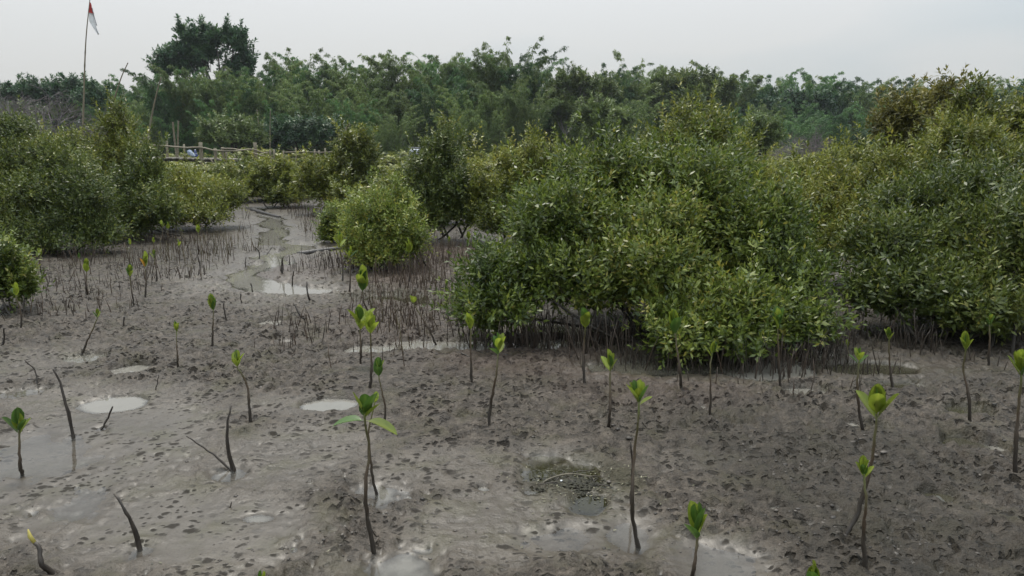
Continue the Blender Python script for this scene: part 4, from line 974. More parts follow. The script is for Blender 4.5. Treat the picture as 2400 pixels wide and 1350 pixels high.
# leafless trees
def bare_tree(label, base, h, spread, mat, seed, n0=9, depth=5):
    rng = np.random.default_rng(seed)
    root = thing('bare_tree', label, 'tree', (base[0], base[1], 0.0))
    b = Bag(); tr = Bag()
    def grow(p, d, ln, r, lev):
        q = p + d * ln
        m = (p + q) / 2 + rng.normal(0, 0.06 * ln, 3)
        (tr if lev == 0 else b).tube(np.array([p, m, q]), [r, r * 0.85, r * 0.65], 4 if lev < 2 else 3)
        if lev >= depth: return
        for _ in range(3 if lev < 3 else 4):
            nd = unit(d * 0.75 + rng.normal(0, 0.62, 3) * np.array([spread, spread, 0.7]) + np.array([0, 0, 0.12]))
            grow(p + (q - p) * rng.uniform(0.55, 1.0), nd, ln * rng.uniform(0.62, 0.85), r * 0.58, lev + 1)
    for k in range(n0):
        a = rng.random() * 6.28
        p = np.array([math.cos(a) * 0.25 * h, math.sin(a) * 0.15 * h, -0.05])
        grow(p, unit(np.array([math.cos(a) * 0.5 * spread, math.sin(a) * 0.5, 0.8])), h * rng.uniform(0.28, 0.42), 0.019 * h, 0)
    add('trunk', tr.mesh('trunk'), MAT[mat], root, kind='stuff'); add('twigs', b.mesh('twigs'), MAT[mat], root, kind='stuff')
bare_tree('wide leafless grey purple tree behind the flagpole', ((-34.576, 56.000, 1.712)[0], 56.0), 6.6, 1.3, 'bare_twig', 61, 7, 5)
bare_tree('leafless grey tree at the far left edge', ((-39.096, 58.000, 1.723)[0], 58.0), 6.2, 1.3, 'bare_twig', 62, 5, 5)
bare_tree('pale leafless bush in the gap between the mangroves on the right', ((16.697, 42.000, 1.048)[0], 42.0), 2.7, 1.2, 'bare_twig_pale', 63, 6, 4)
bare_tree('dark leafless bush beside the pale one on the right', ((15.507, 43.000, 1.040)[0], 43.0), 3.0, 1.2, 'bare_twig', 64, 5, 5)
bare_tree('small whitish leafless shrub over the mid hedge', ((3.742, 40.000, 1.400)[0], 40.0), 2.3, 0.9, 'bare_twig_pale', 65, 3, 4)

# ---------------------------------------------------------------- pencil roots standing in the mud
# zone ellipse, count, height range, tint, words
ZONES = [
    ((-0.900, 6.789, 0.487, 1.763), 620, (0.07, 0.24), 0.75, 'thin reddish pencil root standing in the mud left of the largest shrub'),
    ((-0.791, 9.307, 0.580, 1.595), 480, (0.08, 0.22), 0.8, 'thin reddish pencil root standing in the mud left of the largest shrub'),
    ((-1.526, 8.813, 0.661, 0.972), 700, (0.12, 0.24), 0.6, 'short brown pencil root under the round light green shrub'),
    ((-0.032, 5.507, 0.421, 0.590), 430, (0.12, 0.28), 0.4, 'slender dark pencil root in the bright water under the largest shrub'),
    ((0.411, 5.364, 0.380, 0.500), 400, (0.14, 0.30), 0.35, 'slender dark pencil root in the bright water under the largest shrub'),
    ((0.950, 5.007, 0.534, 0.439), 420, (0.10, 0.28), 0.4, 'dim brown pencil root in the shade under the largest shrub'),
    ((1.652, 4.797, 0.427, 0.425), 400, (0.10, 0.28), 0.35, 'dark pencil root crowded in the pool under the right end of the largest shrub'),
    ((2.255, 5.040, 0.356, 0.608), 220, (0.10, 0.22), 0.3, 'dark pencil root in the muddy channel between the right hand shrubs'),
    ((3.251, 5.264, 0.681, 0.601), 600, (0.10, 0.24), 0.35, 'dark pencil root under the broad dark shrub on the right'),
    ((1.277, 4.080, 0.810, 0.225), 60, (0.05, 0.13), 0.5, 'short stub of root in the open mud before the largest shrub'),
    ((-1.392, 5.521, 0.421, 0.657), 150, (0.08, 0.18), 0.5, 'sparse thin root in the mud beside the centre saplings'),
    ((-4.122, 10.934, 0.788, 2.382), 560, (0.08, 0.27), 0.95, 'yellowish brown pencil root in the bed left of the stream'),
    ((-4.833, 8.896, 1.526, 1.308), 420, (0.05, 0.2), 0.55, 'brown pencil root in the band below the left shrubs'),
    ((-5.341, 10.370, 1.959, 1.329), 560, (0.08, 0.26), 0.55, 'brown pencil root in the band below the left shrubs'),
    ((-3.120, 12.763, 0.814, 3.721), 560, (0.06, 0.22), 0.6, 'dark brown pencil root right of the stream'),
    ((-4.687, 16.077, 1.103, 1.476), 500, (0.14, 0.26), 0.6, 'dark brown pencil root at the head of the stream'),
    ((-2.358, 8.567, 0.540, 1.218), 220, (0.07, 0.16), 0.45, 'short dark pencil root on the mud right of the stream'),
    ((-3.419, 8.169, 0.855, 0.703), 160, (0.07, 0.16), 0.5, 'short brown root on the bare mud left of the stream'),
    ((-3.858, 6.134, 0.577, 0.486), 90, (0.06, 0.14), 0.55, 'short root by the small shrub at the left edge'),
    ((-4.315, 7.184, 0.838, 0.657), 130, (0.06, 0.16), 0.55, 'short brown root on the bare mud left of the stream'),
]
rr = np.random.default_rng(9)
roots = []
for zi, (e, cnt, hr, tint, words) in enumerate(ZONES):
    a = rr.random(cnt) * 6.28; rad = np.sqrt(rr.random(cnt)) * (1 + 0.15 * rr.normal(size=cnt))
    x = e[0] + np.cos(a) * rad * e[2]; y = e[1] + np.sin(a) * rad * e[3]
    c = fbm(x, y, 1.6, 2, 400 + zi)
    z, W, O, R, Pt = ground_fields(x, y)
    h = rr.uniform(hr[0] * 0.6, hr[1], cnt) * (0.7 + 0.5 * rr.random(cnt))
    sd = stream_dist(x, y)
    for i in range(cnt):
        if sd[i] > 0.32 + 0.15 * rr.random() and c[i] > -0.25 + 0.2 * rr.random():
            roots.append((h[i] / y[i], x[i], y[i], z[i], h[i], float(np.clip(tint + rr.normal(0, 0.15), 0, 1)), words))
def root_path(h):
    n = 4
    t = np.linspace(0, 1, n)[:, None]
    lean = rr.normal(0, 0.17, 2) * h; bend = rr.normal(0, 0.10, 2) * h
    p = np.hstack([t * lean + t ** 2 * bend + rr.normal(0, 0.0025, (n, 2)), t * (h + 0.03) - 0.03])
    return p, np.array([0.0044, 0.0040, 0.0033, 0.0015]) * rr.uniform(0.6, 1.15)
roots.sort(key=lambda r: -r[0])
inview = [r for r in roots if abs(r[1]) < 0.69 * r[2] + 0.05]
pick = set(id(r) for r in inview[:300])
rest = Bag()
for r in roots:
    p, rd = root_path(r[4])
    if id(r) in pick:
        V, Q, T, t = tube(p, rd, 5)
        me = np_mesh('pencil_root', V, [Q, T], {'tint': np.full(len(V), r[5])}, True)
        add('pencil_root', me, MAT['root'], None, r[6], 'root', r[6].replace('pencil root', 'pencil roots', 1), None, (r[1], r[2], r[3]))
    else:
        V, Q, T, t = tube(p + np.array([r[1], r[2], r[3]]), rd, 3)
        rest.raw(V, Q, T[3:], np.full(len(V), r[5]))
add('pencil_roots', rest.mesh('pencil_roots'), MAT['root'], None, 'dense beds of thin brown pencil roots below and between the shrubs', 'roots', None, 'stuff')

# ---------------------------------------------------------------- bare sticks
def stick(label, pts, r0=0.009, r1=0.004, mat='stick', tip=None, seed=0, name='bare_stick'):
    rg = np.random.default_rng(seed + 700)
    pts = np.array(pts, float)
    gz_ = ground_z(pts[0][0], pts[0][1])
    pts[0, 2] = gz_
    L = pts[-1, 2] - pts[0, 2]
    if len(pts) > 2: pts[1:-1, 1] += rg.normal(0, 0.02, len(pts) - 2)
    low = pts[0] - unit(pts[1] - pts[0]) * 0.05
    path = catmull(np.vstack([low, pts]), 12)
    base = pts[0].copy()
    path[1:-1] += rg.normal(0, 0.0015, (10, 3))
    rad = np.linspace(r0, r1, 12) * (1 + 0.12 * rg.normal(size=12))
    V, Q, T, t = tube(path - base, rad, 7)
    me = np_mesh(name, V, [Q, T], {'tint': t}, True)
    if tip is None:
        return add(name, me, MAT[mat], None, label, 'stick', None, None, tuple(base))
    o = thing(name, label, 'stick', tuple(base))
    add('stem', me, MAT[mat], o)
    e = path[-1] - base; d = unit(path[-1] - path[-3])
    V, Q, T, t = tube(np.array([e, e + d * 0.02 + np.array([-0.004, 0, 0.006]), e + d * 0.03 + np.array([-0.002, 0, 0.022])]), [r1 * 1.1, r1 * 1.2, r1 * 0.3], 6)
    add('shoot_tip', np_mesh('shoot_tip', V, [Q, T], {'tint': t}, True), MAT[tip], o)
    return o
STICKS = [
    ('crooked bare stick with a mirrored reflection in the wet mud at left', [(-2.163, 3.448, 0.000), (-2.169, 3.448, 0.115), (-2.179, 3.448, 0.181), (-2.206, 3.448, 0.289), (-2.223, 3.448, 0.354)], .010, .004),
    ('short bare stick leaning right below the left oval puddle', [(-2.088, 3.561, 0.000), (-2.056, 3.561, 0.057), (-2.017, 3.561, 0.123)], .007, .004),
    ('thick upright bare stick with a bent tip left of centre', [(-1.231, 3.073, 0.000), (-1.241, 3.073, 0.086), (-1.240, 3.073, 0.205), (-1.225, 3.073, 0.303)], .011, .004),
    ('thin stick leaning far left from the foot of the thick upright one', [(-1.241, 3.078, 0.000), (-1.321, 3.078, 0.068), (-1.432, 3.078, 0.160)], .006, .003),
    ('curved dark stick bending left in the lower left mud', [(-1.326, 2.418, 0.000), (-1.334, 2.418, 0.069), (-1.353, 2.418, 0.159), (-1.397, 2.418, 0.212)], .011, .004),
    ('thin bent twig rising from the mud at upper left', [(-2.854, 4.264, 0.000), (-2.869, 4.264, 0.088), (-2.913, 4.264, 0.165)], .006, .003),
    ('tiny pale reddish twig left of the leaning sapling', [(-2.087, 4.144, 0.000), (-2.075, 4.144, 0.052), (-2.060, 4.144, 0.109)], .004, .002),
    ('short straight peg in the bare mud at left', [(-2.994, 5.539, 0.000), (-2.986, 5.539, 0.078), (-2.977, 5.539, 0.138)], .008, .006),
    ('bare stick cut off at the far left edge of the mud', [(-3.592, 5.026, 0.000), (-3.574, 5.026, 0.077), (-3.549, 5.026, 0.176)], .009, .005),
    ('bare peg right of the sapling with a broad leaf tuft', [(-2.309, 5.835, 0.000), (-2.316, 5.835, 0.096), (-2.323, 5.835, 0.191)], .008, .005),
    ('low curved peg at the left lower bank of the stream', [(-2.547, 7.126, 0.000), (-2.544, 7.126, 0.055), (-2.560, 7.126, 0.119)], .008, .005),
    ('small peg left of the stream pool', [(-2.450, 6.564, 0.000), (-2.454, 6.564, 0.063), (-2.454, 6.564, 0.118)], .007, .005),
    ('dark stick leaning left below the bright stream pool', [(-1.690, 5.909, 0.000), (-1.725, 5.909, 0.068), (-1.776, 5.909, 0.161)], .009, .006),
    ('tall straight stick at the right end of the bright stream pool', [(-1.852, 6.658, 0.000), (-1.863, 6.658, 0.092), (-1.877, 6.658, 0.211)], .010, .006),
    ('dark stick standing in the bright stream pool', [(-2.292, 7.587, 0.000), (-2.288, 7.587, 0.081), (-2.270, 7.587, 0.158)], .010, .006),
    ('left one of a pair of upright pegs beside the stream bend', [(-2.612, 8.253, 0.000), (-2.603, 8.253, 0.073), (-2.592, 8.253, 0.185)], .008, .006),
    ('right one of a pair of upright pegs beside the stream bend', [(-2.589, 8.224, -0.000), (-2.583, 8.224, 0.102), (-2.582, 8.224, 0.204)], .009, .006),
    ('thin peg on the right bank of the stream bend', [(-2.675, 8.773, 0.000), (-2.670, 8.773, 0.083), (-2.671, 8.773, 0.160)], .008, .005),
    ('bowed stick on the left bank under the pencil roots', [(-3.287, 9.512, 0.000), (-3.287, 9.512, 0.084), (-3.332, 9.512, 0.162)], .010, .006),
    ('thin stick leaning right over the left bank of the stream', [(-3.333, 9.907, 0.000), (-3.284, 9.907, 0.052), (-3.229, 9.907, 0.110)], .007, .004),
    ('small straight peg on the left bank of the stream', [(-3.197, 8.773, 0.000), (-3.193, 8.773, 0.067), (-3.183, 8.773, 0.134)], .008, .005),
    ('thin peg standing left of the stream near the saplings', [(-3.433, 7.973, 0.000), (-3.419, 7.973, 0.118), (-3.417, 7.973, 0.259)], .008, .005),
    ('bare stick leaning on the tall sapling with two pale leaves', [(0.478, 2.757, 0.000), (0.482, 2.757, 0.132), (0.468, 2.757, 0.266)], .008, .003),
    ('short dark twig lying bent near the bottom left centre', [(-1.120, 2.717, 0.000), (-1.114, 2.717, 0.013), (-1.108, 2.717, 0.029)], .004, .002),
    ('short stick leaning right before the largest shrub', [(-0.308, 4.812, 0.000), (-0.287, 4.812, 0.030), (-0.267, 4.812, 0.057)], .006, .004),
]
for i, (lab, pts, r0, r1) in enumerate(STICKS):
    stick(lab, pts, r0, r1, seed=i)
stick('thick curved stick with a yellow shoot tip in the bottom left corner', [(-1.532, 2.244, 0.000), (-1.545, 2.244, 0.065), (-1.558, 2.244, 0.107), (-1.575, 2.244, 0.124)], .014, .006, 'stick', 'stick_tip', 90)

# ---------------------------------------------------------------- mangrove saplings
def leaf_shape(seed, width=0.22, droop=None):
    """one sapling leaf along +Y, length 1, upper face +Z, with a petiole and raised midrib"""
    rg = np.random.default_rng(seed)
    ts = np.array([0.0, 0.10, 0.2, 0.34, 0.5, 0.66, 0.82, 0.93, 1.0])
    prof = np.array([0.012, 0.014, 0.58, 0.93, 1.0, 0.95, 0.76, 0.44, 0.03]); prof[2:] *= width; prof[:2] = 0.016
    bend = rg.uniform(-0.14, 0.05) if droop is None else droop
    V = []
    for t, w in zip(ts, prof):
        zc = -bend * t * t
        for s in (-1, -0.5, 0, 0.5, 1):
            V.append((s * w, t, zc + abs(s) ** 1.3 * w * 0.5 + (0.012 if s == 0 and t > 0.1 else 0)))
    V = np.array(V)
    Q = [(i * 5 + j, i * 5 + j + 1, i * 5 + j + 6, i * 5 + j + 5) for i in range(8) for j in range(4)]
    tint = np.array([0.45 + (0.4 if j == 2 else 0.0) + 0.1 * rg.normal() for i in range(9) for j in range(5)])
    return np_mesh('leaf', V, [np.array(Q)], {'tint': np.clip(tint, 0, 1)}, True)
LEAFM = {}
for key in ('sap_leaf', 'sap_leaf_dark', 'sap_leaf_old'):
    LEAFM[key] = []
    for s in range(3):
        me = leaf_shape(s, (0.21, 0.235, 0.19)[s]); me.materials.append(MAT[key]); LEAFM[key].append(me)
    me = leaf_shape(7, 0.215, 0.22); me.materials.append(MAT[key]); LEAFM[key].append(me)

def sapling(label, pts, seed, thick=1.0, pairs=3, broad=1.0, dark=0.25, extra=None, old=False, spread=0.5):
    rg = np.random.default_rng(seed + 900)
    pts = np.array(pts, float)
    pts[0, 2] = ground_z(pts[0][0], pts[0][1])
    base = pts[0].copy()
    if len(pts) > 3: pts[1:-2, 1] += rg.normal(0, 0.015, len(pts) - 3)
    o = thing('mangrove_sapling', label, 'sapling', tuple(base))
    axis = pts[-1] - pts[-2]; ch = np.linalg.norm(axis); ad = unit(axis)
    low = pts[0] - unit(pts[1] - pts[0]) * 0.05
    path = catmull(np.vstack([low, pts[:-1], pts[-2] + ad * ch * 0.32]), 20)
    path[1:-3] += rg.normal(0, 0.0012, (16, 3))
    tt = np.linspace(0, 1, 20)
    rad = thick * np.interp(tt, [0, 0.12, 0.45, 0.55, 0.85, 1], [0.0085, 0.0085, 0.0072, 0.0055, 0.0042, 0.0030])
    rad = rad * (1 + 0.10 * rg.normal(size=20))
    V, Q, T, t = tube(path - base, rad, 8)
    add('stem', np_mesh('stem', V, [Q, T], {'tint': t}, True), MAT['sap_stem'], o)
    top = pts[-2] - base
    # terminal bud
    bt = top + ad * ch * 0.30
    V, Q, T, t = tube(np.array([bt, bt + ad * ch * 0.14, bt + ad * ch * 0.30]), [0.0035 * thick, 0.004 * thick, 0.0006], 6)
    add('bud', np_mesh('bud', V, [Q, T], {'tint': np.full(len(V), 0.8)}, True), MAT['sap_leaf'], o)
    u = unit(np.cross(ad, np.array([0, 1.0, 0]) + rg.normal(0, 0.05, 3))); w = np.cross(ad, u)
    a0 = rg.uniform(0, PI)
    specs = []
    for k in range(pairs):
        f = k / max(pairs - 1, 1)
        for s in (0, 1):
            az = a0 + k * PI / 2 + s * PI + rg.normal(0, 0.25)
            ang = math.radians((58 - 42 * f) * spread + rg.normal(0, 7))
            specs.append((0.02 + 0.30 * f, az, ang, ch * (0.80 - 0.10 * f) * rg.uniform(0.75, 1.1)))
    if extra is not None: specs = extra
    for i, (along, az, ang, ln) in enumerate(specs):
        side = u * math.cos(az) + w * math.sin(az)
        d = ad * math.cos(ang) + side * math.sin(ang)
        n_ = ad * math.sin(ang) - side * math.cos(ang)
        key = 'sap_leaf_dark' if rg.random() < dark else 'sap_leaf'
        if old and i == 0: key = 'sap_leaf_old'
        lf = add('leaf', LEAFM[key][3 if ang > 1.45 else int(rg.integers(3))], None, o)
        y_ = Vector(d).normalized(); z_ = Vector(n_); z_ = (z_ - y_ * z_.dot(y_)).normalized(); x_ = y_.cross(z_)
        lf.matrix_local = Matrix.Translation(Vector(top + ad * ch * along)) @ Matrix((x_, y_, z_)).transposed().to_4x4() @ Matrix.Diagonal((ln * broad * 1.12, ln, ln, 1))
        if old and i == 0: lf['label'] = 'single withered orange leaf'
    return o
R_ = math.radians
big = [(0.0, 0.05, R_(93), 0.110), (0.0, PI - 0.05, R_(97), 0.118), (0.12, PI - 0.5, R_(28), 0.105), (0.12, 0.5, R_(32), 0.100), (0.08, 2.75, R_(48), 0.085), (0.05, PI * 1.5, R_(20), 0.075), (0.2, PI * 0.5, R_(12), 0.075)]
two = [(0.05, PI * 0.8, R_(34), 0.085), (0.05, 0.2, R_(30), 0.088), (0.12, PI * 1.25, R_(30), 0.072), (0.12, -0.65, R_(30), 0.075), (0.0, PI, R_(62), 0.055), (0.1, PI / 2, R_(15), 0.06), (0.15, -PI / 2 - .6, R_(22), 0.075), (0.15, -PI / 2 + .6, R_(22), 0.075)]
SAPS = [
    ('tallest front sapling with two broad horizontal leaves, rooted in a puddle', [(-0.483, 2.376, 0.000), (-0.501, 2.376, 0.133), (-0.502, 2.376, 0.260), (-0.489, 2.376, 0.384), (-0.498, 2.376, 0.499), (-0.489, 2.376, 0.620)], dict(extra=big, thick=1.05, broad=1.15)),
    ('thin pale stemmed sapling with one small round leaf behind the tallest front one', [(-0.555, 2.846, 0.000), (-0.572, 2.846, 0.090), (-0.580, 2.846, 0.239), (-0.574, 2.846, 0.312), (-0.554, 2.846, 0.394), (-0.542, 2.846, 0.447)], dict(thick=0.75, pairs=1)),
    ('slim sapling with a few reddish green leaves right behind the tallest front one', [(-0.651, 3.567, 0.000), (-0.642, 3.567, 0.105), (-0.656, 3.567, 0.206), (-0.668, 3.567, 0.274), (-0.669, 3.567, 0.378)], dict(thick=0.75, pairs=3, dark=0.5)),
    ('tall straight sapling with a full leaf tuft left of the pencil root bed', [(-0.827, 4.129, 0.000), (-0.817, 4.129, 0.135), (-0.815, 4.129, 0.275), (-0.814, 4.129, 0.351), (-0.809, 4.129, 0.494)], dict(pairs=4)),
    ('straight sapling with an upright yellow tuft just left of the full tufted one', [(-0.991, 4.663, 0.000), (-0.982, 4.663, 0.115), (-0.985, 4.663, 0.244), (-0.983, 4.663, 0.433)], dict(pairs=3, spread=0.7)),
    ('leafy sapling with two tiers of leaves at the olive channel', [(-1.241, 6.212, 0.000), (-1.263, 6.212, 0.105), (-1.278, 6.212, 0.194), (-1.273, 6.212, 0.423)], dict(pairs=5, thick=1.0)),
    ('sapling with raised narrow leaves beside the round light green shrub', [(-1.807, 7.763, 0.000), (-1.805, 7.763, 0.152), (-1.818, 7.763, 0.380), (-1.819, 7.763, 0.570)], dict(spread=0.7)),
    ('small vee shaped sapling below the round light green shrub', [(-1.583, 7.082, 0.000), (-1.571, 7.082, 0.177), (-1.568, 7.082, 0.358), (-1.563, 7.082, 0.482)], dict(spread=0.8)),
    ('yellow green sapling standing before the round light green shrub', [(-1.075, 7.637, 0.000), (-1.071, 7.637, 0.172), (-1.071, 7.637, 0.325), (-1.071, 7.637, 0.495)], dict(pairs=4)),
    ('leaning dark stemmed sapling with two round leaves over the olive channel', [(-0.544, 5.222, 0.000), (-0.604, 5.222, 0.121), (-0.684, 5.222, 0.255), (-0.708, 5.222, 0.305), (-0.718, 5.222, 0.405)], dict(pairs=1, thick=0.95, broad=1.3)),
    ('sapling half hidden by the left skirt of the largest shrub', [(-0.244, 4.264, 0.000), (-0.245, 4.264, 0.146), (-0.245, 4.264, 0.343), (-0.252, 4.264, 0.465)], dict(pairs=3)),
    ('bright sapling with upright leaves in front of the largest shrub', [(-0.117, 3.573, 0.000), (-0.108, 3.573, 0.125), (-0.079, 3.573, 0.294), (-0.070, 3.573, 0.389), (-0.064, 3.573, 0.512)], dict(pairs=4, spread=0.8)),
    ('sapling with a wide crown of pointed leaves at the dark hollow', [(0.436, 4.264, 0.000), (0.429, 4.264, 0.146), (0.434, 4.264, 0.278), (0.435, 4.264, 0.351), (0.428, 4.264, 0.485)], dict(pairs=5)),
    ('small sapling on a straight stem in the mud before the dark hollow', [(0.488, 3.544, 0.000), (0.489, 3.544, 0.113), (0.490, 3.544, 0.248), (0.489, 3.544, 0.310), (0.486, 3.544, 0.424)], dict(pairs=3, spread=0.75)),
    ('tall slender sapling with two pale front leaves right of centre', [(0.453, 2.430, 0.000), (0.430, 2.430, 0.104), (0.421, 2.430, 0.202), (0.433, 2.430, 0.361), (0.437, 2.430, 0.479), (0.437, 2.430, 0.533), (0.429, 2.430, 0.637)], dict(extra=two, thick=0.95, broad=1.1)),
    ('short sapling with one pale raised leaf at the bottom right of centre', [(0.588, 2.205, 0.000), (0.590, 2.205, 0.073), (0.600, 2.205, 0.155), (0.594, 2.205, 0.286)], dict(pairs=3, spread=0.55, dark=0.6)),
    ('low sapling with a rosette of leaves in front of the leaning one at right', [(1.185, 2.262, 0.000), (1.171, 2.262, 0.132), (1.160, 2.262, 0.254), (1.152, 2.262, 0.341), (1.143, 2.262, 0.415)], dict(pairs=4)),
    ('tall leaning sapling with a pale oval leaf in the rough mud at right', [(1.225, 2.489, 0.000), (1.267, 2.489, 0.106), (1.291, 2.489, 0.255), (1.294, 2.489, 0.385), (1.291, 2.489, 0.457), (1.280, 2.489, 0.609)], dict(pairs=4, thick=1.1, broad=1.1, spread=0.5)),
    ('slim sapling with three raised leaves right of the pool under the largest shrub', [(1.753, 3.504, 0.000), (1.727, 3.504, 0.128), (1.702, 3.504, 0.250), (1.705, 3.504, 0.359), (1.703, 3.504, 0.461)], dict(pairs=3, spread=0.8)),
    ('dark stemmed sapling with a dull tuft at the muddy channel on the right', [(2.224, 4.129, 0.000), (2.196, 4.129, 0.160), (2.172, 4.129, 0.313), (2.158, 4.129, 0.404)], dict(pairs=3)),
    ('sapling with tall pointed leaves in front of the broad dark shrub', [(2.349, 3.602, 0.000), (2.329, 3.602, 0.160), (2.300, 3.602, 0.296), (2.285, 3.602, 0.397), (2.271, 3.602, 0.501)], dict(pairs=4)),
    ('sapling cut by the right edge of the picture with a thick stem', [(2.185, 3.008, 0.000), (2.172, 3.008, 0.173), (2.169, 3.008, 0.327), (2.157, 3.008, 0.450), (2.134, 3.008, 0.581)], dict(pairs=4, thick=1.15)),
    ('faint sapling with small leaves below the right skirt of the largest shrub', [(1.030, 3.662, 0.000), (1.026, 3.662, 0.140), (1.018, 3.662, 0.300), (1.024, 3.662, 0.350), (1.029, 3.662, 0.436)], dict(thick=0.75, dark=0.5)),
    ('sapling growing out of the shade with a broad tuft beside the dark hollow', [(0.983, 4.106, 0.000), (0.959, 4.106, 0.167), (0.932, 4.106, 0.357), (0.913, 4.106, 0.524)], dict(pairs=4)),
    ('pale sapling tuft showing against the right skirt of the largest shrub', [(1.592, 4.207, -0.000), (1.576, 4.207, 0.163), (1.555, 4.207, 0.357), (1.545, 4.207, 0.508)], dict(pairs=4)),
    ('small pale sapling within the shade of the broad dark shrub', [(3.105, 4.644, 0.000), (3.090, 4.644, 0.149), (3.080, 4.644, 0.277), (3.077, 4.644, 0.376)], dict(pairs=2)),
    ('sapling whose leaf tips just rise over the bottom edge at right', [(0.900, 1.980, 0.000), (0.895, 1.980, 0.070), (0.889, 1.980, 0.115), (0.882, 1.980, 0.211)], dict(pairs=4, broad=1.15)),
    ('sapling tip just showing at the bottom edge left of centre', [(-0.768, 2.042, 0.000), (-0.765, 2.042, 0.058), (-0.764, 2.042, 0.094), (-0.759, 2.042, 0.146)], dict(pairs=2, thick=0.8)),
    ('small sapling with stacked round leaves standing in the film of water at left', [(-2.146, 3.034, 0.000), (-2.138, 3.034, 0.083), (-2.135, 3.034, 0.182), (-2.125, 3.034, 0.308)], dict(pairs=4, broad=1.1, spread=0.5, dark=0.6)),
    ('sapling on a bent dark stem with three upright leaves in the left mud', [(-1.358, 3.650, 0.000), (-1.360, 3.650, 0.098), (-1.367, 3.650, 0.201), (-1.390, 3.650, 0.277), (-1.408, 3.650, 0.300), (-1.401, 3.650, 0.408)], dict(pairs=3, spread=0.75)),
    ('thin sapling with a ragged tuft in the left mud', [(-2.114, 4.504, 0.000), (-2.102, 4.504, 0.104), (-2.101, 4.504, 0.215), (-2.102, 4.504, 0.264), (-2.101, 4.504, 0.347)], dict(pairs=3, thick=0.8)),
    ('sapling with a broad tuft on a straight stem in the middle left mud', [(-2.118, 5.059, 0.000), (-2.106, 5.059, 0.130), (-2.092, 5.059, 0.238), (-2.091, 5.059, 0.284), (-2.096, 5.059, 0.424)], dict(pairs=4)),
    ('leaning sapling with a small tuft reflected in a puddle at left', [(-2.979, 4.949, 0.000), (-2.930, 4.949, 0.098), (-2.862, 4.949, 0.218), (-2.846, 4.949, 0.261), (-2.838, 4.949, 0.332)], dict(pairs=2, thick=0.9)),
    ('dark stemmed sapling at the edge of the small left shrub', [(-3.792, 5.552, 0.000), (-3.781, 5.552, 0.142), (-3.795, 5.552, 0.292), (-3.795, 5.552, 0.402)], dict(pairs=3)),
    ('sapling with round leaves left in the pencil root band', [(-4.022, 6.874, 0.000), (-4.012, 6.874, 0.132), (-4.007, 6.874, 0.254), (-3.997, 6.874, 0.392)], dict(pairs=3)),
    ('leaning sapling in the band left of the one with the orange leaf', [(-3.353, 6.418, 0.000), (-3.358, 6.418, 0.139), (-3.366, 6.418, 0.292), (-3.359, 6.418, 0.406)], dict(pairs=3)),
    ('sapling with one withered orange leaf in the pencil root band', [(-3.437, 6.794, 0.000), (-3.424, 6.794, 0.146), (-3.412, 6.794, 0.316), (-3.406, 6.794, 0.468)], dict(pairs=3, old=True)),
    ('upright sapling right of the one with the orange leaf', [(-3.731, 7.637, 0.000), (-3.724, 7.637, 0.127), (-3.733, 7.637, 0.276), (-3.728, 7.637, 0.388)], dict(pairs=2)),
    ('small yellow sapling under the left shrub by the roots', [(-4.877, 8.253, 0.000), (-4.876, 8.253, 0.098), (-4.876, 8.253, 0.190), (-4.877, 8.253, 0.268)], dict(pairs=2)),
    ('leftmost yellow sapling in the shade of the large left shrub', [(-5.326, 8.253, 0.000), (-5.317, 8.253, 0.112), (-5.311, 8.253, 0.210), (-5.312, 8.253, 0.326)], dict(pairs=3)),
    ('tall sapling at the right foot of the large left shrub', [(-4.312, 8.253, 0.000), (-4.300, 8.253, 0.171), (-4.289, 8.253, 0.340), (-4.290, 8.253, 0.436)], dict(pairs=2)),
    ('small sapling in the roots below the spreading left shrub', [(-4.235, 9.325, 0.000), (-4.233, 9.325, 0.093), (-4.231, 9.325, 0.186), (-4.222, 9.325, 0.284)], dict(pairs=2)),
    ('bright sapling before the spreading shrub left of the stream', [(-4.182, 9.785, 0.000), (-4.171, 9.785, 0.143), (-4.164, 9.785, 0.303), (-4.160, 9.785, 0.433)], dict(pairs=3)),
    ('left one of twin small saplings in the shade of the left shrubs', [(-5.016, 10.565, 0.000), (-5.010, 10.565, 0.136), (-5.009, 10.565, 0.289), (-5.005, 10.565, 0.405)], dict(pairs=2)),
    ('right one of twin small saplings in the shade of the left shrubs', [(-4.879, 10.427, 0.000), (-4.872, 10.427, 0.152), (-4.861, 10.427, 0.286), (-4.857, 10.427, 0.406)], dict(pairs=2)),
    ('dim little sapling far back among the left pencil roots', [(-4.938, 10.118, 0.000), (-4.938, 10.118, 0.071), (-4.933, 10.118, 0.130), (-4.931, 10.118, 0.213)], dict(pairs=2)),
    ('tiny pale sapling between the dark upright shrub and the largest one', [(-1.234, 11.699, 0.000), (-1.233, 11.699, 0.102), (-1.231, 11.699, 0.190), (-1.228, 11.699, 0.312)], dict(pairs=2)),
    ('tiny sapling in the reddish roots behind the light green shrub', [(-0.827, 9.588, 0.000), (-0.825, 9.588, 0.113), (-0.823, 9.588, 0.208), (-0.816, 9.588, 0.297)], dict(pairs=2)),
    ('pale leafy sapling at the left skirt of the largest shrub high up', [(-0.548, 9.399, 0.000), (-0.547, 9.399, 0.110), (-0.551, 9.399, 0.248), (-0.555, 9.399, 0.385)], dict(pairs=3)),
    ('small bright sapling under the olive shrub behind the stream', [(-3.321, 12.958, 0.000), (-3.317, 12.958, 0.090), (-3.314, 12.958, 0.150), (-3.309, 12.958, 0.255)], dict(pairs=2)),
    ('left one of two tiny saplings right of the stream head', [(-4.194, 15.244, 0.000), (-4.190, 15.244, 0.088), (-4.186, 15.244, 0.149), (-4.181, 15.244, 0.254)], dict(pairs=2)),
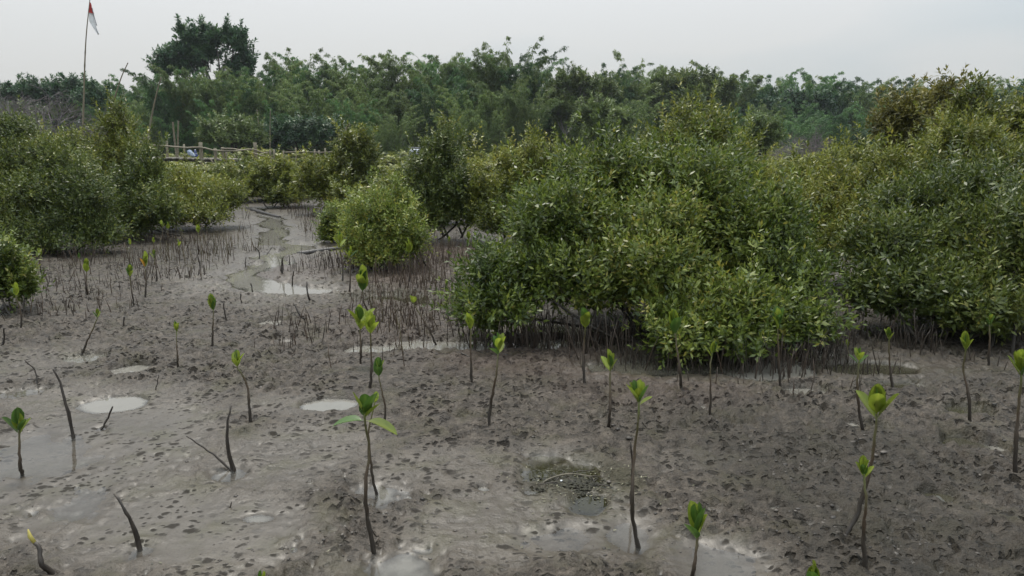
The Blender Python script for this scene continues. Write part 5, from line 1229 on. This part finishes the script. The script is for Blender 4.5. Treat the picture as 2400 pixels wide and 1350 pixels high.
    ('right one of two tiny saplings right of the stream head', [(-4.030, 15.054, 0.000), (-4.026, 15.054, 0.087), (-4.023, 15.054, 0.147), (-4.018, 15.054, 0.242)], dict(pairs=2)),
    ('little yellow sapling low in the channel between the right hand shrubs', [(2.239, 4.761, 0.000), (2.234, 4.761, 0.059), (2.230, 4.761, 0.106), (2.223, 4.761, 0.159)], dict(pairs=2, thick=0.7)),
    ('small dull sapling in the reddish roots left of the largest shrub', [(-0.593, 6.527, 0.000), (-0.591, 6.527, 0.098), (-0.586, 6.527, 0.188), (-0.585, 6.527, 0.254)], dict(pairs=2, dark=0.8)),
]
for i, (lab, pts, kw) in enumerate(SAPS):
    sapling(lab, pts, i, **kw)

# ---------------------------------------------------------------- logs
def log(label, a, b, r, seed):
    rg = np.random.default_rng(seed)
    a = np.array([*a, ground_z(*a) + r * 0.6]); b = np.array([*b, ground_z(*b) + r * 0.6]); c = (a + b) / 2
    path = catmull([a, c + rg.normal(0, 0.01, 3), b], 14)
    V, Q, T, t = tube(path - c, r * (1 + 0.1 * rg.normal(size=14)) * np.linspace(1.0, 0.8, 14), 9)
    me = np_mesh('fallen_log', V, [Q, T], {'tint': t}, True)
    add('fallen_log', me, MAT['log'], None, label, 'log', None, None, tuple(c))
log('straight black log lying on the mud beside the stream', (-2.901, 9.907), (-2.312, 10.248), 0.045, 1)
log('thin dark log across the head of the stream', (-6.034, 17.182), (-4.852, 15.437), 0.05, 2)

# ---------------------------------------------------------------- drift debris in the olive puddle
dp = (0.243, 2.917)
deb = thing('debris_pile', 'heap of dark algae and twigs with a pale curved stick in an olive puddle', 'debris', (dp[0], dp[1], 0.0))
rg = np.random.default_rng(31)
k = 520
ax = rg.normal(0, 0.40, k) * 0.17; ay = rg.normal(0, 0.4, k) * 0.10
az = 0.020 * np.exp(-(ax / 0.09) ** 2 - (ay / 0.06) ** 2) + 0.003
sc = np.stack([rg.uniform(0.004, 0.013, k), rg.uniform(0.003, 0.008, k), rg.uniform(0.002, 0.004, k)], -1)
V = IV[None] * (1 + 0.4 * (rg.random((k, 12, 1)) - 0.5)) * sc[:, None] + np.stack([ax, ay, az], -1)[:, None]
F = IF[None] + (np.arange(k) * 12)[:, None, None]
add('algae_heap', np_mesh('algae_heap', V.reshape(-1, 3), [F.reshape(-1, 3)], {'tint': np.repeat(rg.random(k), 12)}), MAT['algae'], deb, kind='stuff')
V, Q, T, t = tube(catmull([(-0.125, 0.005, 0.004), (-0.08, 0.03, 0.022), (0.0, 0.052, 0.032), (0.10, 0.045, 0.024)], 14), np.linspace(0.0045, 0.0035, 14), 6)
add('pale_stick', np_mesh('pale_stick', V, [Q, T], {'tint': t}, True), MAT['palestick'], deb)
V = IV * np.array([0.006, 0.005, 0.004]) + np.array([-0.035, 0.0, 0.026])
add('white_shell', np_mesh('white_shell', V, [IF], {'tint': np.zeros(12)}, True), MAT['white'], deb)
for i in range(7):
    a = rg.uniform(0, 6.28); c = np.array([rg.normal(0, 0.07), rg.normal(0, 0.035), 0.018])
    d = np.array([math.cos(a), math.sin(a), rg.normal(0, 0.15)]) * rg.uniform(0.03, 0.07)
    V, Q, T, t = tube(np.array([c - d, c + np.array([0, 0, 0.006]), c + d]), [0.002, 0.0025, 0.0015], 5)
    add('twig', np_mesh('twig', V, [Q, T], {'tint': t}, True), MAT['stick'], deb)
# floating litter of leaf scraps
k = 420
e = np.array([(rg.normal(0, 0.16), rg.normal(0, 0.12)) for _ in range(k)]) + np.array([dp[0] + 0.03, dp[1] - 0.01])
e2 = np.array([(rg.normal(0, 0.25), rg.normal(0, 0.09)) for _ in range(180)]) + np.array((-2.907, 4.864))
ey = 2.3 + 6.0 * rg.random(260) ** 1.5
e3 = np.stack([(rg.random(260) * 2 - 1) * 0.75 * ey, ey], -1)
e = np.vstack([e, e2, e3]); k = len(e)
ang = rg.random(k) * 6.28
zz = np.maximum(ground_fields(e[:, 0], e[:, 1])[0], 0) + 0.003
v, q = leaf_arrays(np.column_stack([e, zz]), np.column_stack([np.cos(ang), np.sin(ang), rg.normal(0, 0.05, k)]), np.column_stack([np.zeros(k), np.zeros(k), np.ones(k)]), rg.uniform(0.006, 0.024, k), rg.uniform(0.0015, 0.004, k), 0.0, True)
add('leaf_litter', np_mesh('leaf_litter', v, [q], {'tint': np.repeat(rg.random(k) ** 2, 4)}), MAT['litter'], None, 'scraps of dead leaf floating round the olive puddles', 'litter', None, 'stuff')

# ---------------------------------------------------------------- bamboo poles, flag, boardwalk, sign
def pole_mesh(name, pts, r0, r1, nodes=14, n=60, sides=8):
    path = catmull(pts, n)
    t = np.linspace(0, 1, n)
    rad = np.linspace(r0, r1, n) * (1 + 0.22 * (np.abs(((t * nodes) % 1) - 0.5) > 0.42))
    V, Q, T, tt = tube(path, rad, sides)
    tint = 0.75 - 0.25 * (np.abs(((tt * nodes) % 1) - 0.5) > 0.42) - 0.35 * tt
    return np_mesh(name, V, [Q, T], {'tint': np.clip(tint, 0, 1)}, True)
def pole(label, pts, r0, r1, name='bamboo_pole'):
    pts = np.array(pts, float)
    d = unit(pts[1] - pts[0])
    foot = pts[0] + d * ((-0.1 - pts[0][2]) / d[2])
    me = pole_mesh(name, np.vstack([foot, pts]) - np.array([foot[0], foot[1], 0]), r0, r1)
    return add(name, me, MAT['pole'], None, label, 'pole', None, None, (foot[0], foot[1], 0))
pole('tall bamboo flagpole rising out of the left shrubs', [(-17.720, 31.000, 1.227), (-17.448, 31.000, 3.279), (-17.114, 31.000, 5.609), (-16.761, 31.000, 7.330)], 0.052, 0.014, 'flagpole')
pole('leaning bamboo pole behind the tall olive topped shrub', [(-17.076, 31.500, 1.400), (-16.590, 31.500, 3.051), (-16.102, 31.500, 4.248), (-15.742, 31.500, 4.890)], 0.055, 0.018)
pole('leaning bamboo pole left of the boardwalk rail', [(-15.490, 32.000, 1.667), (-15.162, 32.000, 2.903), (-14.887, 32.000, 3.774), (-14.655, 32.000, 4.379)], 0.055, 0.022)
pole('left one of two short grey poles behind the boardwalk', [(-17.873, 40.000, 1.400), (-17.898, 40.000, 2.177), (-17.912, 40.000, 2.817)], 0.06, 0.05)
pole('right one of two short grey poles behind the boardwalk', [(-17.760, 40.000, 1.400), (-17.695, 40.000, 2.177), (-17.614, 40.000, 2.883)], 0.05, 0.04)
pole('thin pole above the acacia behind the boardwalk', [(-15.998, 48.000, 1.934), (-16.067, 48.000, 2.995), (-16.120, 48.000, 3.864)], 0.04, 0.03)
pole('thin pale pole right of the acacia', [(-16.042, 50.000, 1.956), (-15.975, 50.000, 3.062), (-15.894, 50.000, 3.939)], 0.035, 0.025)
pole('short pale leaning pole behind the pointed olive shrub', [(-6.054, 26.000, 1.182), (-5.823, 26.000, 1.761), (-5.596, 26.000, 2.278)], 0.05, 0.05)
pole('thick brown post beside the leaning bamboo pole', [(-15.871, 32.500, 1.364), (-15.842, 32.500, 1.671), (-15.834, 32.500, 1.960)], 0.07, 0.06, 'wooden_post')
pole('thick short post at the foot of the flagpole', [(-17.948, 31.300, 1.190), (-17.922, 31.300, 1.435), (-17.898, 31.300, 1.661)], 0.07, 0.06, 'wooden_post')

flag = thing('flag', 'worn red and white flag hanging limp from the top of the bamboo flagpole', 'flag', (-16.811, 31.000, 7.185))
f0 = np.array((-16.811, 31.000, 7.185))
def cloth(a_pts, b_pts, n=10, m=6, ripple=0.05):
    A = catmull(np.array(a_pts), n); B = catmull(np.array(b_pts), n); V = []
    for i in range(n):
        for j in range(m):
            s = j / (m - 1)
            p = A[i] * (1 - s) + B[i] * s
            p = p + np.array([0, ripple * math.sin(s * 9 + i * 0.5) * (0.3 + s), 0])
            V.append(p - f0)
    V = np.array(V); Q = [(i * m + j, i * m + j + 1, (i + 1) * m + j + 1, (i + 1) * m + j) for i in range(n - 1) for j in range(m - 1)]
    back = V + np.array([0, 0.012, 0]); k = len(V)
    Q2 = [tuple(x + k for x in reversed(q)) for q in Q]
    rim = [i * m for i in range(n)] + [(n - 1) * m + j for j in range(1, m)] + [i * m + m - 1 for i in range(n - 2, -1, -1)] + [j for j in range(m - 2, 0, -1)]
    Q3 = [(rim[i], rim[i - 1], rim[i - 1] + k, rim[i] + k) for i in range(len(rim))]
    return np_mesh('cloth', np.vstack([V, back]), [np.array(Q + Q2 + Q3)], {'tint': np.zeros(2 * k)}, True)
add('red_stripe', cloth([(-16.795, 31.000, 7.169), (-16.836, 31.000, 6.944), (-16.872, 31.000, 6.766)], [(-16.782, 31.000, 7.137), (-16.717, 31.000, 6.944), (-16.690, 31.000, 6.717)]), MAT['red'], flag)
ws = add('white_stripe', cloth([(-16.872, 31.000, 6.766), (-16.897, 31.000, 6.523), (-16.863, 31.000, 6.361), (-16.703, 31.000, 6.100), (-16.586, 31.000, 5.904)], [(-16.690, 31.000, 6.717), (-16.661, 31.000, 6.507), (-16.611, 31.000, 6.328), (-16.611, 31.000, 6.165), (-16.566, 31.000, 5.937)]), MAT['white'], flag)
V, Q, T, t = tube(catmull(np.array([(-16.701, 30.970, 6.938), (-16.674, 30.970, 6.712), (-16.631, 30.970, 6.469), (-16.585, 30.970, 6.258)]) - f0, 12), np.full(12, 0.016), 5)
add('hem', np_mesh('hem', V, [Q, T], {'tint': t}, True), MAT['metal'], flag)

DB = 33.0
bw = thing('boardwalk', 'rough bamboo boardwalk with a crooked handrail above the left shrubs', 'boardwalk', ((-14.248, 33.000, 1.068)[0], DB, 0.0))
bo = np.array([(-14.248, 33.000, 1.068)[0], DB, 0.0])
def part_tube(name, pts, r0, r1, mat, n=10, sides=7, wob=0.0, seed=0):
    rg = np.random.default_rng(seed)
    path = catmull(np.array(pts, float), n) + rg.normal(0, wob, (n, 3)) if wob else catmull(np.array(pts, float), n)
    V, Q, T, t = tube(path - bo, np.linspace(r0, r1, n), sides)
    return add(name, np_mesh(name, V, [Q, T], {'tint': 0.45 + 0.3 * rg.random() + 0 * t}, True), MAT[mat], bw)
POST_TOPS = [((-15.125, 33.000, 1.767), .055), ((-14.372, 33.000, 1.620), .045), ((-13.398, 32.400, 1.688), .085), ((-12.792, 32.400, 1.454), .065), ((-12.468, 32.400, 1.490), .06), ((-12.355, 32.500, 1.291), .05), ((-11.324, 33.200, 1.696), .075), ((-11.073, 34.000, 1.286), .045), ((-10.386, 32.300, 1.382), .05), ((-10.759, 34.000, 1.381), .05),
             ((-10.033, 33.000, 1.345), .04), ((-9.771, 34.000, 1.476), .04), ((-9.134, 33.000, 1.363), .04), ((-8.926, 34.000, 1.400), .04), ((-8.460, 33.000, 1.363), .04), ((-8.442, 34.000, 1.457), .04), ((-7.635, 33.000, 1.382), .045), ((-21.880, 33.000, 1.510), .07), ((-21.203, 34.000, 1.438), .05)]
for i, (p, r) in enumerate(POST_TOPS):
    part_tube('post', [(p[0] + 0.03 * math.sin(i * 2.3), p[1], -0.1), (p[0], p[1], p[2] * 0.6), p], r * 1.1, r, 'pole', 8, 8, 0.004, i)
RAILS = [([(-15.460, 32.300, 1.580), (-14.823, 32.300, 1.544), (-14.097, 32.300, 1.472), (-13.510, 32.300, 1.490), (-13.183, 32.300, 1.454), (-12.769, 32.300, 1.364), (-12.093, 32.300, 1.328), (-11.633, 32.300, 1.364), (-11.381, 32.800, 1.418)], .035),
         ([(-12.452, 32.300, 1.436), (-11.940, 32.300, 1.418), (-11.650, 32.400, 1.364)], .035), ([(-11.455, 32.900, 1.400), (-11.230, 33.000, 1.363), (-11.008, 33.100, 1.252), (-10.842, 33.400, 1.251)], .035),
         ([(-11.387, 33.000, 1.253), (-10.885, 32.600, 1.145), (-10.248, 32.200, 1.004)], .03), ([(-10.037, 33.000, 1.271), (-9.137, 33.000, 1.290), (-8.464, 33.000, 1.271), (-7.639, 33.000, 1.290)], .022)]
for i, (pts, r) in enumerate(RAILS):
    part_tube('rail', pts, r, r * 0.85, 'pole', 24, 7, 0.006, 40 + i)
# deck of split bamboo laid across: slats under a hand's width, too small to tell apart
b = Bag(); rg = np.random.default_rng(3)
pa, pb_ = np.array((-24.162, 33.000, 1.234)), np.array((-11.891, 33.000, 0.994))
xs = np.arange(pa[0], pb_[0], 0.105)
for i, x in enumerate(xs):
    f = (x - pa[0]) / (pb_[0] - pa[0]); z = pa[2] * (1 - f) + pb_[2] * f
    b.box(np.array([x, DB - 0.05 + rg.normal(0, 0.05), z + rg.normal(0, 0.010) - 0.03]) - bo, (0.098, 1.25 + rg.normal(0, 0.08), 0.05 + 0.015 * rg.random()), rg.normal(0, 0.03), rg.random())
add('deck_slats', b.mesh('deck_slats'), MAT['plank'], bw, kind='stuff')
for dy in (-0.5, 0.5):
    part_tube('deck_beam', [(pa[0], DB + dy, pa[2] - 0.11), ((pa[0] + pb_[0]) / 2, DB + dy, (pa[2] + pb_[2]) / 2 - 0.12), (pb_[0], DB + dy, pb_[2] - 0.11)], 0.045, 0.045, 'stick', 14, 7, 0.004, 60)
for i, x in enumerate(np.arange(pa[0] + 0.6, pb_[0], 1.15)):
    f = (x - pa[0]) / (pb_[0] - pa[0]); z = pa[2] * (1 - f) + pb_[2] * f
    part_tube('support_post', [(x, DB - 0.5, -0.1), (x + rg.normal(0, 0.05), DB - 0.5, z * 0.5), (x + rg.normal(0, 0.08), DB - 0.52, z - 0.08)], 0.045, 0.04, 'pole', 6, 7, 0.003, 80 + i)
part_tube('brace', [(-12.957, 32.200, 1.004), (-12.824, 32.200, 0.824), (-12.654, 32.200, 0.643)], 0.03, 0.03, 'pole', 5, 6, 0, 91)
part_tube('brace', [(-12.445, 32.200, 1.004), (-12.345, 32.200, 0.860), (-12.214, 32.200, 0.643)], 0.03, 0.03, 'pole', 5, 6, 0, 92)

# blue bundles on the deck
def blob(name, pts, radii, mat, parent=None, origin=(0, 0, 0), squash=0.6, seed=0, sides=12):
    rg = np.random.default_rng(seed)
    path = catmull(np.array(pts, float), 16); rad = np.interp(np.linspace(0, 1, 16), np.linspace(0, 1, len(radii)), radii)
    V, Q, T, t = tube(path, rad, sides)
    n = 16 * sides
    c = np.repeat(path, sides, 0)
    dv = V[:n] - c
    dv = dv * (1 + 0.22 * np.sin(np.tile(np.arange(sides), 16) * 2.1 + np.repeat(np.arange(16), sides) * 0.7)[:, None])
    V[:n] = c + dv
    return add(name, np_mesh(name, V - np.array(origin), [Q, T], {'tint': t}, True), MAT[mat], parent)
zb = (-13.909, 33.000, 1.096)
bd = thing('folded_parasol', 'upright blue and white striped folded parasol on the boardwalk deck', 'parasol', zb)
lev = [(-13.889, 33.000, 1.105), (-13.892, 33.000, 1.188), (-13.895, 33.000, 1.216), (-13.894, 33.000, 1.280), (-13.896, 33.000, 1.308), (-13.893, 33.000, 1.363), (-13.893, 33.000, 1.391)]
stripes = [('canopy', 'blue', 0, 1, .085, .065), ('stripe', 'white', 1, 2, .062, .055), ('canopy', 'blue', 2, 3, .055, .048), ('stripe', 'paleblue', 3, 4, .05, .045), ('canopy', 'blue', 4, 5, .042, .038), ('tip', 'white', 5, 6, .032, .016)]
for nm, mt, i, j, r0, r1 in stripes:
    a_, b_ = np.array(lev[i]), np.array(lev[j])
    blob(nm, [a_, (a_ + b_) / 2, b_], [r0, (r0 + r1) / 2, r1], mt, bd, zb, seed=i)
zb = (-14.058, 33.000, 1.105)
bc = thing('cloth_bundle', 'crumpled pale blue cloth slumped on the boardwalk left of the striped parasol', 'cloth', zb)
blob('fold', [(-14.164, 32.900, 1.345), (-14.080, 32.900, 1.235), (-13.956, 32.900, 1.143), (-13.865, 32.900, 1.115)], [.07, .10, .08, .03], 'paleblue', bc, zb, seed=4)
blob('corner', [(-14.075, 33.000, 1.363), (-14.119, 33.000, 1.271), (-14.089, 33.000, 1.179)], [.02, .05, .03], 'paleblue', bc, zb, seed=5)
blob('lining', [(-14.129, 33.050, 1.179), (-14.003, 33.050, 1.123), (-13.815, 33.050, 1.120)], [.04, .055, .03], 'blue', bc, zb, seed=6)

# sign
DS = 36.0
s0 = np.array((-4.919, 36.000, 1.420)); s1 = np.array((-4.415, 36.000, 1.149)); sc_ = (s0 + s1) / 2
sg = thing('sign', 'small white sign board with dark lettering half hidden by a shrub top', 'sign', (float(s0[0]), DS, 0.0))
so = np.array([s0[0], DS, 0.0])
wd, hh = s1[0] - s0[0], s0[2] - s1[2]
b = Bag(); b.box(np.array([sc_[0], DS, sc_[2]]) - so, (wd, 0.03, hh), 0.0)
add('board', b.mesh('board'), MAT['board'], sg)
for x, ztop in ((s0[0] - 0.01, (-4.915, 36.000, 1.600)[2]), (s1[0] + 0.01, (-4.407, 36.000, 1.500)[2])):
    V, Q, T, t = tube(np.array([(x, DS + 0.03, -0.1), (x, DS + 0.03, ztop * 0.5), (x, DS + 0.03, ztop)]) - so, [0.018] * 3, 7)
    add('post', np_mesh('post', V, [Q, T], {'tint': t}, True), MAT['metal'], sg)
b = Bag(); b.box(np.array([sc_[0], DS + 0.02, (-4.693, 36.000, 1.476)[2]]) - so, (wd + 0.03, 0.03, 0.06), 0.0)
add('top_rail', b.mesh('top_rail'), MAT['metal'], sg)
rg = np.random.default_rng(12)
lt = Bag()
for row, (yy, hgt, x0, x1) in enumerate(((0.68, 0.17, 0.2, 0.95), (0.42, 0.17, 0.2, 0.9), (0.17, 0.12, 0.12, 0.75))):
    x = x0
    while x < x1:
        w = rg.uniform(0.025, 0.06)
        if rg.random() > 0.18:
            lt.box((x * wd, -0.019, s1[2] + yy * hh + rg.normal(0, 0.006)), (w * wd, 0.006, hgt * hh * rg.uniform(0.5, 1.0)), 0.0)
        x += w + 0.03
add('lettering', lt.mesh('lettering'), MAT['ink'], sg, kind='stuff')

# ---------------------------------------------------------------- air
def haze():
    m, n, l = nodes_of('haze_air')
    out = n.new('ShaderNodeOutputMaterial'); pv = n.new('ShaderNodeVolumePrincipled')
    pv.inputs['Color'].default_value = (0.86, 0.93, 1.0, 1)
    pv.inputs['Density'].default_value = 0.0003
    pv.inputs['Anisotropy'].default_value = 0.2
    l.new(pv.outputs['Volume'], out.inputs['Volume'])
    b = Bag(); b.box((0, 52, 9.5), (600, 430, 21.5))
    add('haze', b.mesh('haze'), m, kind='stuff', label='thin humid haze over the flat', cat='haze')
haze()
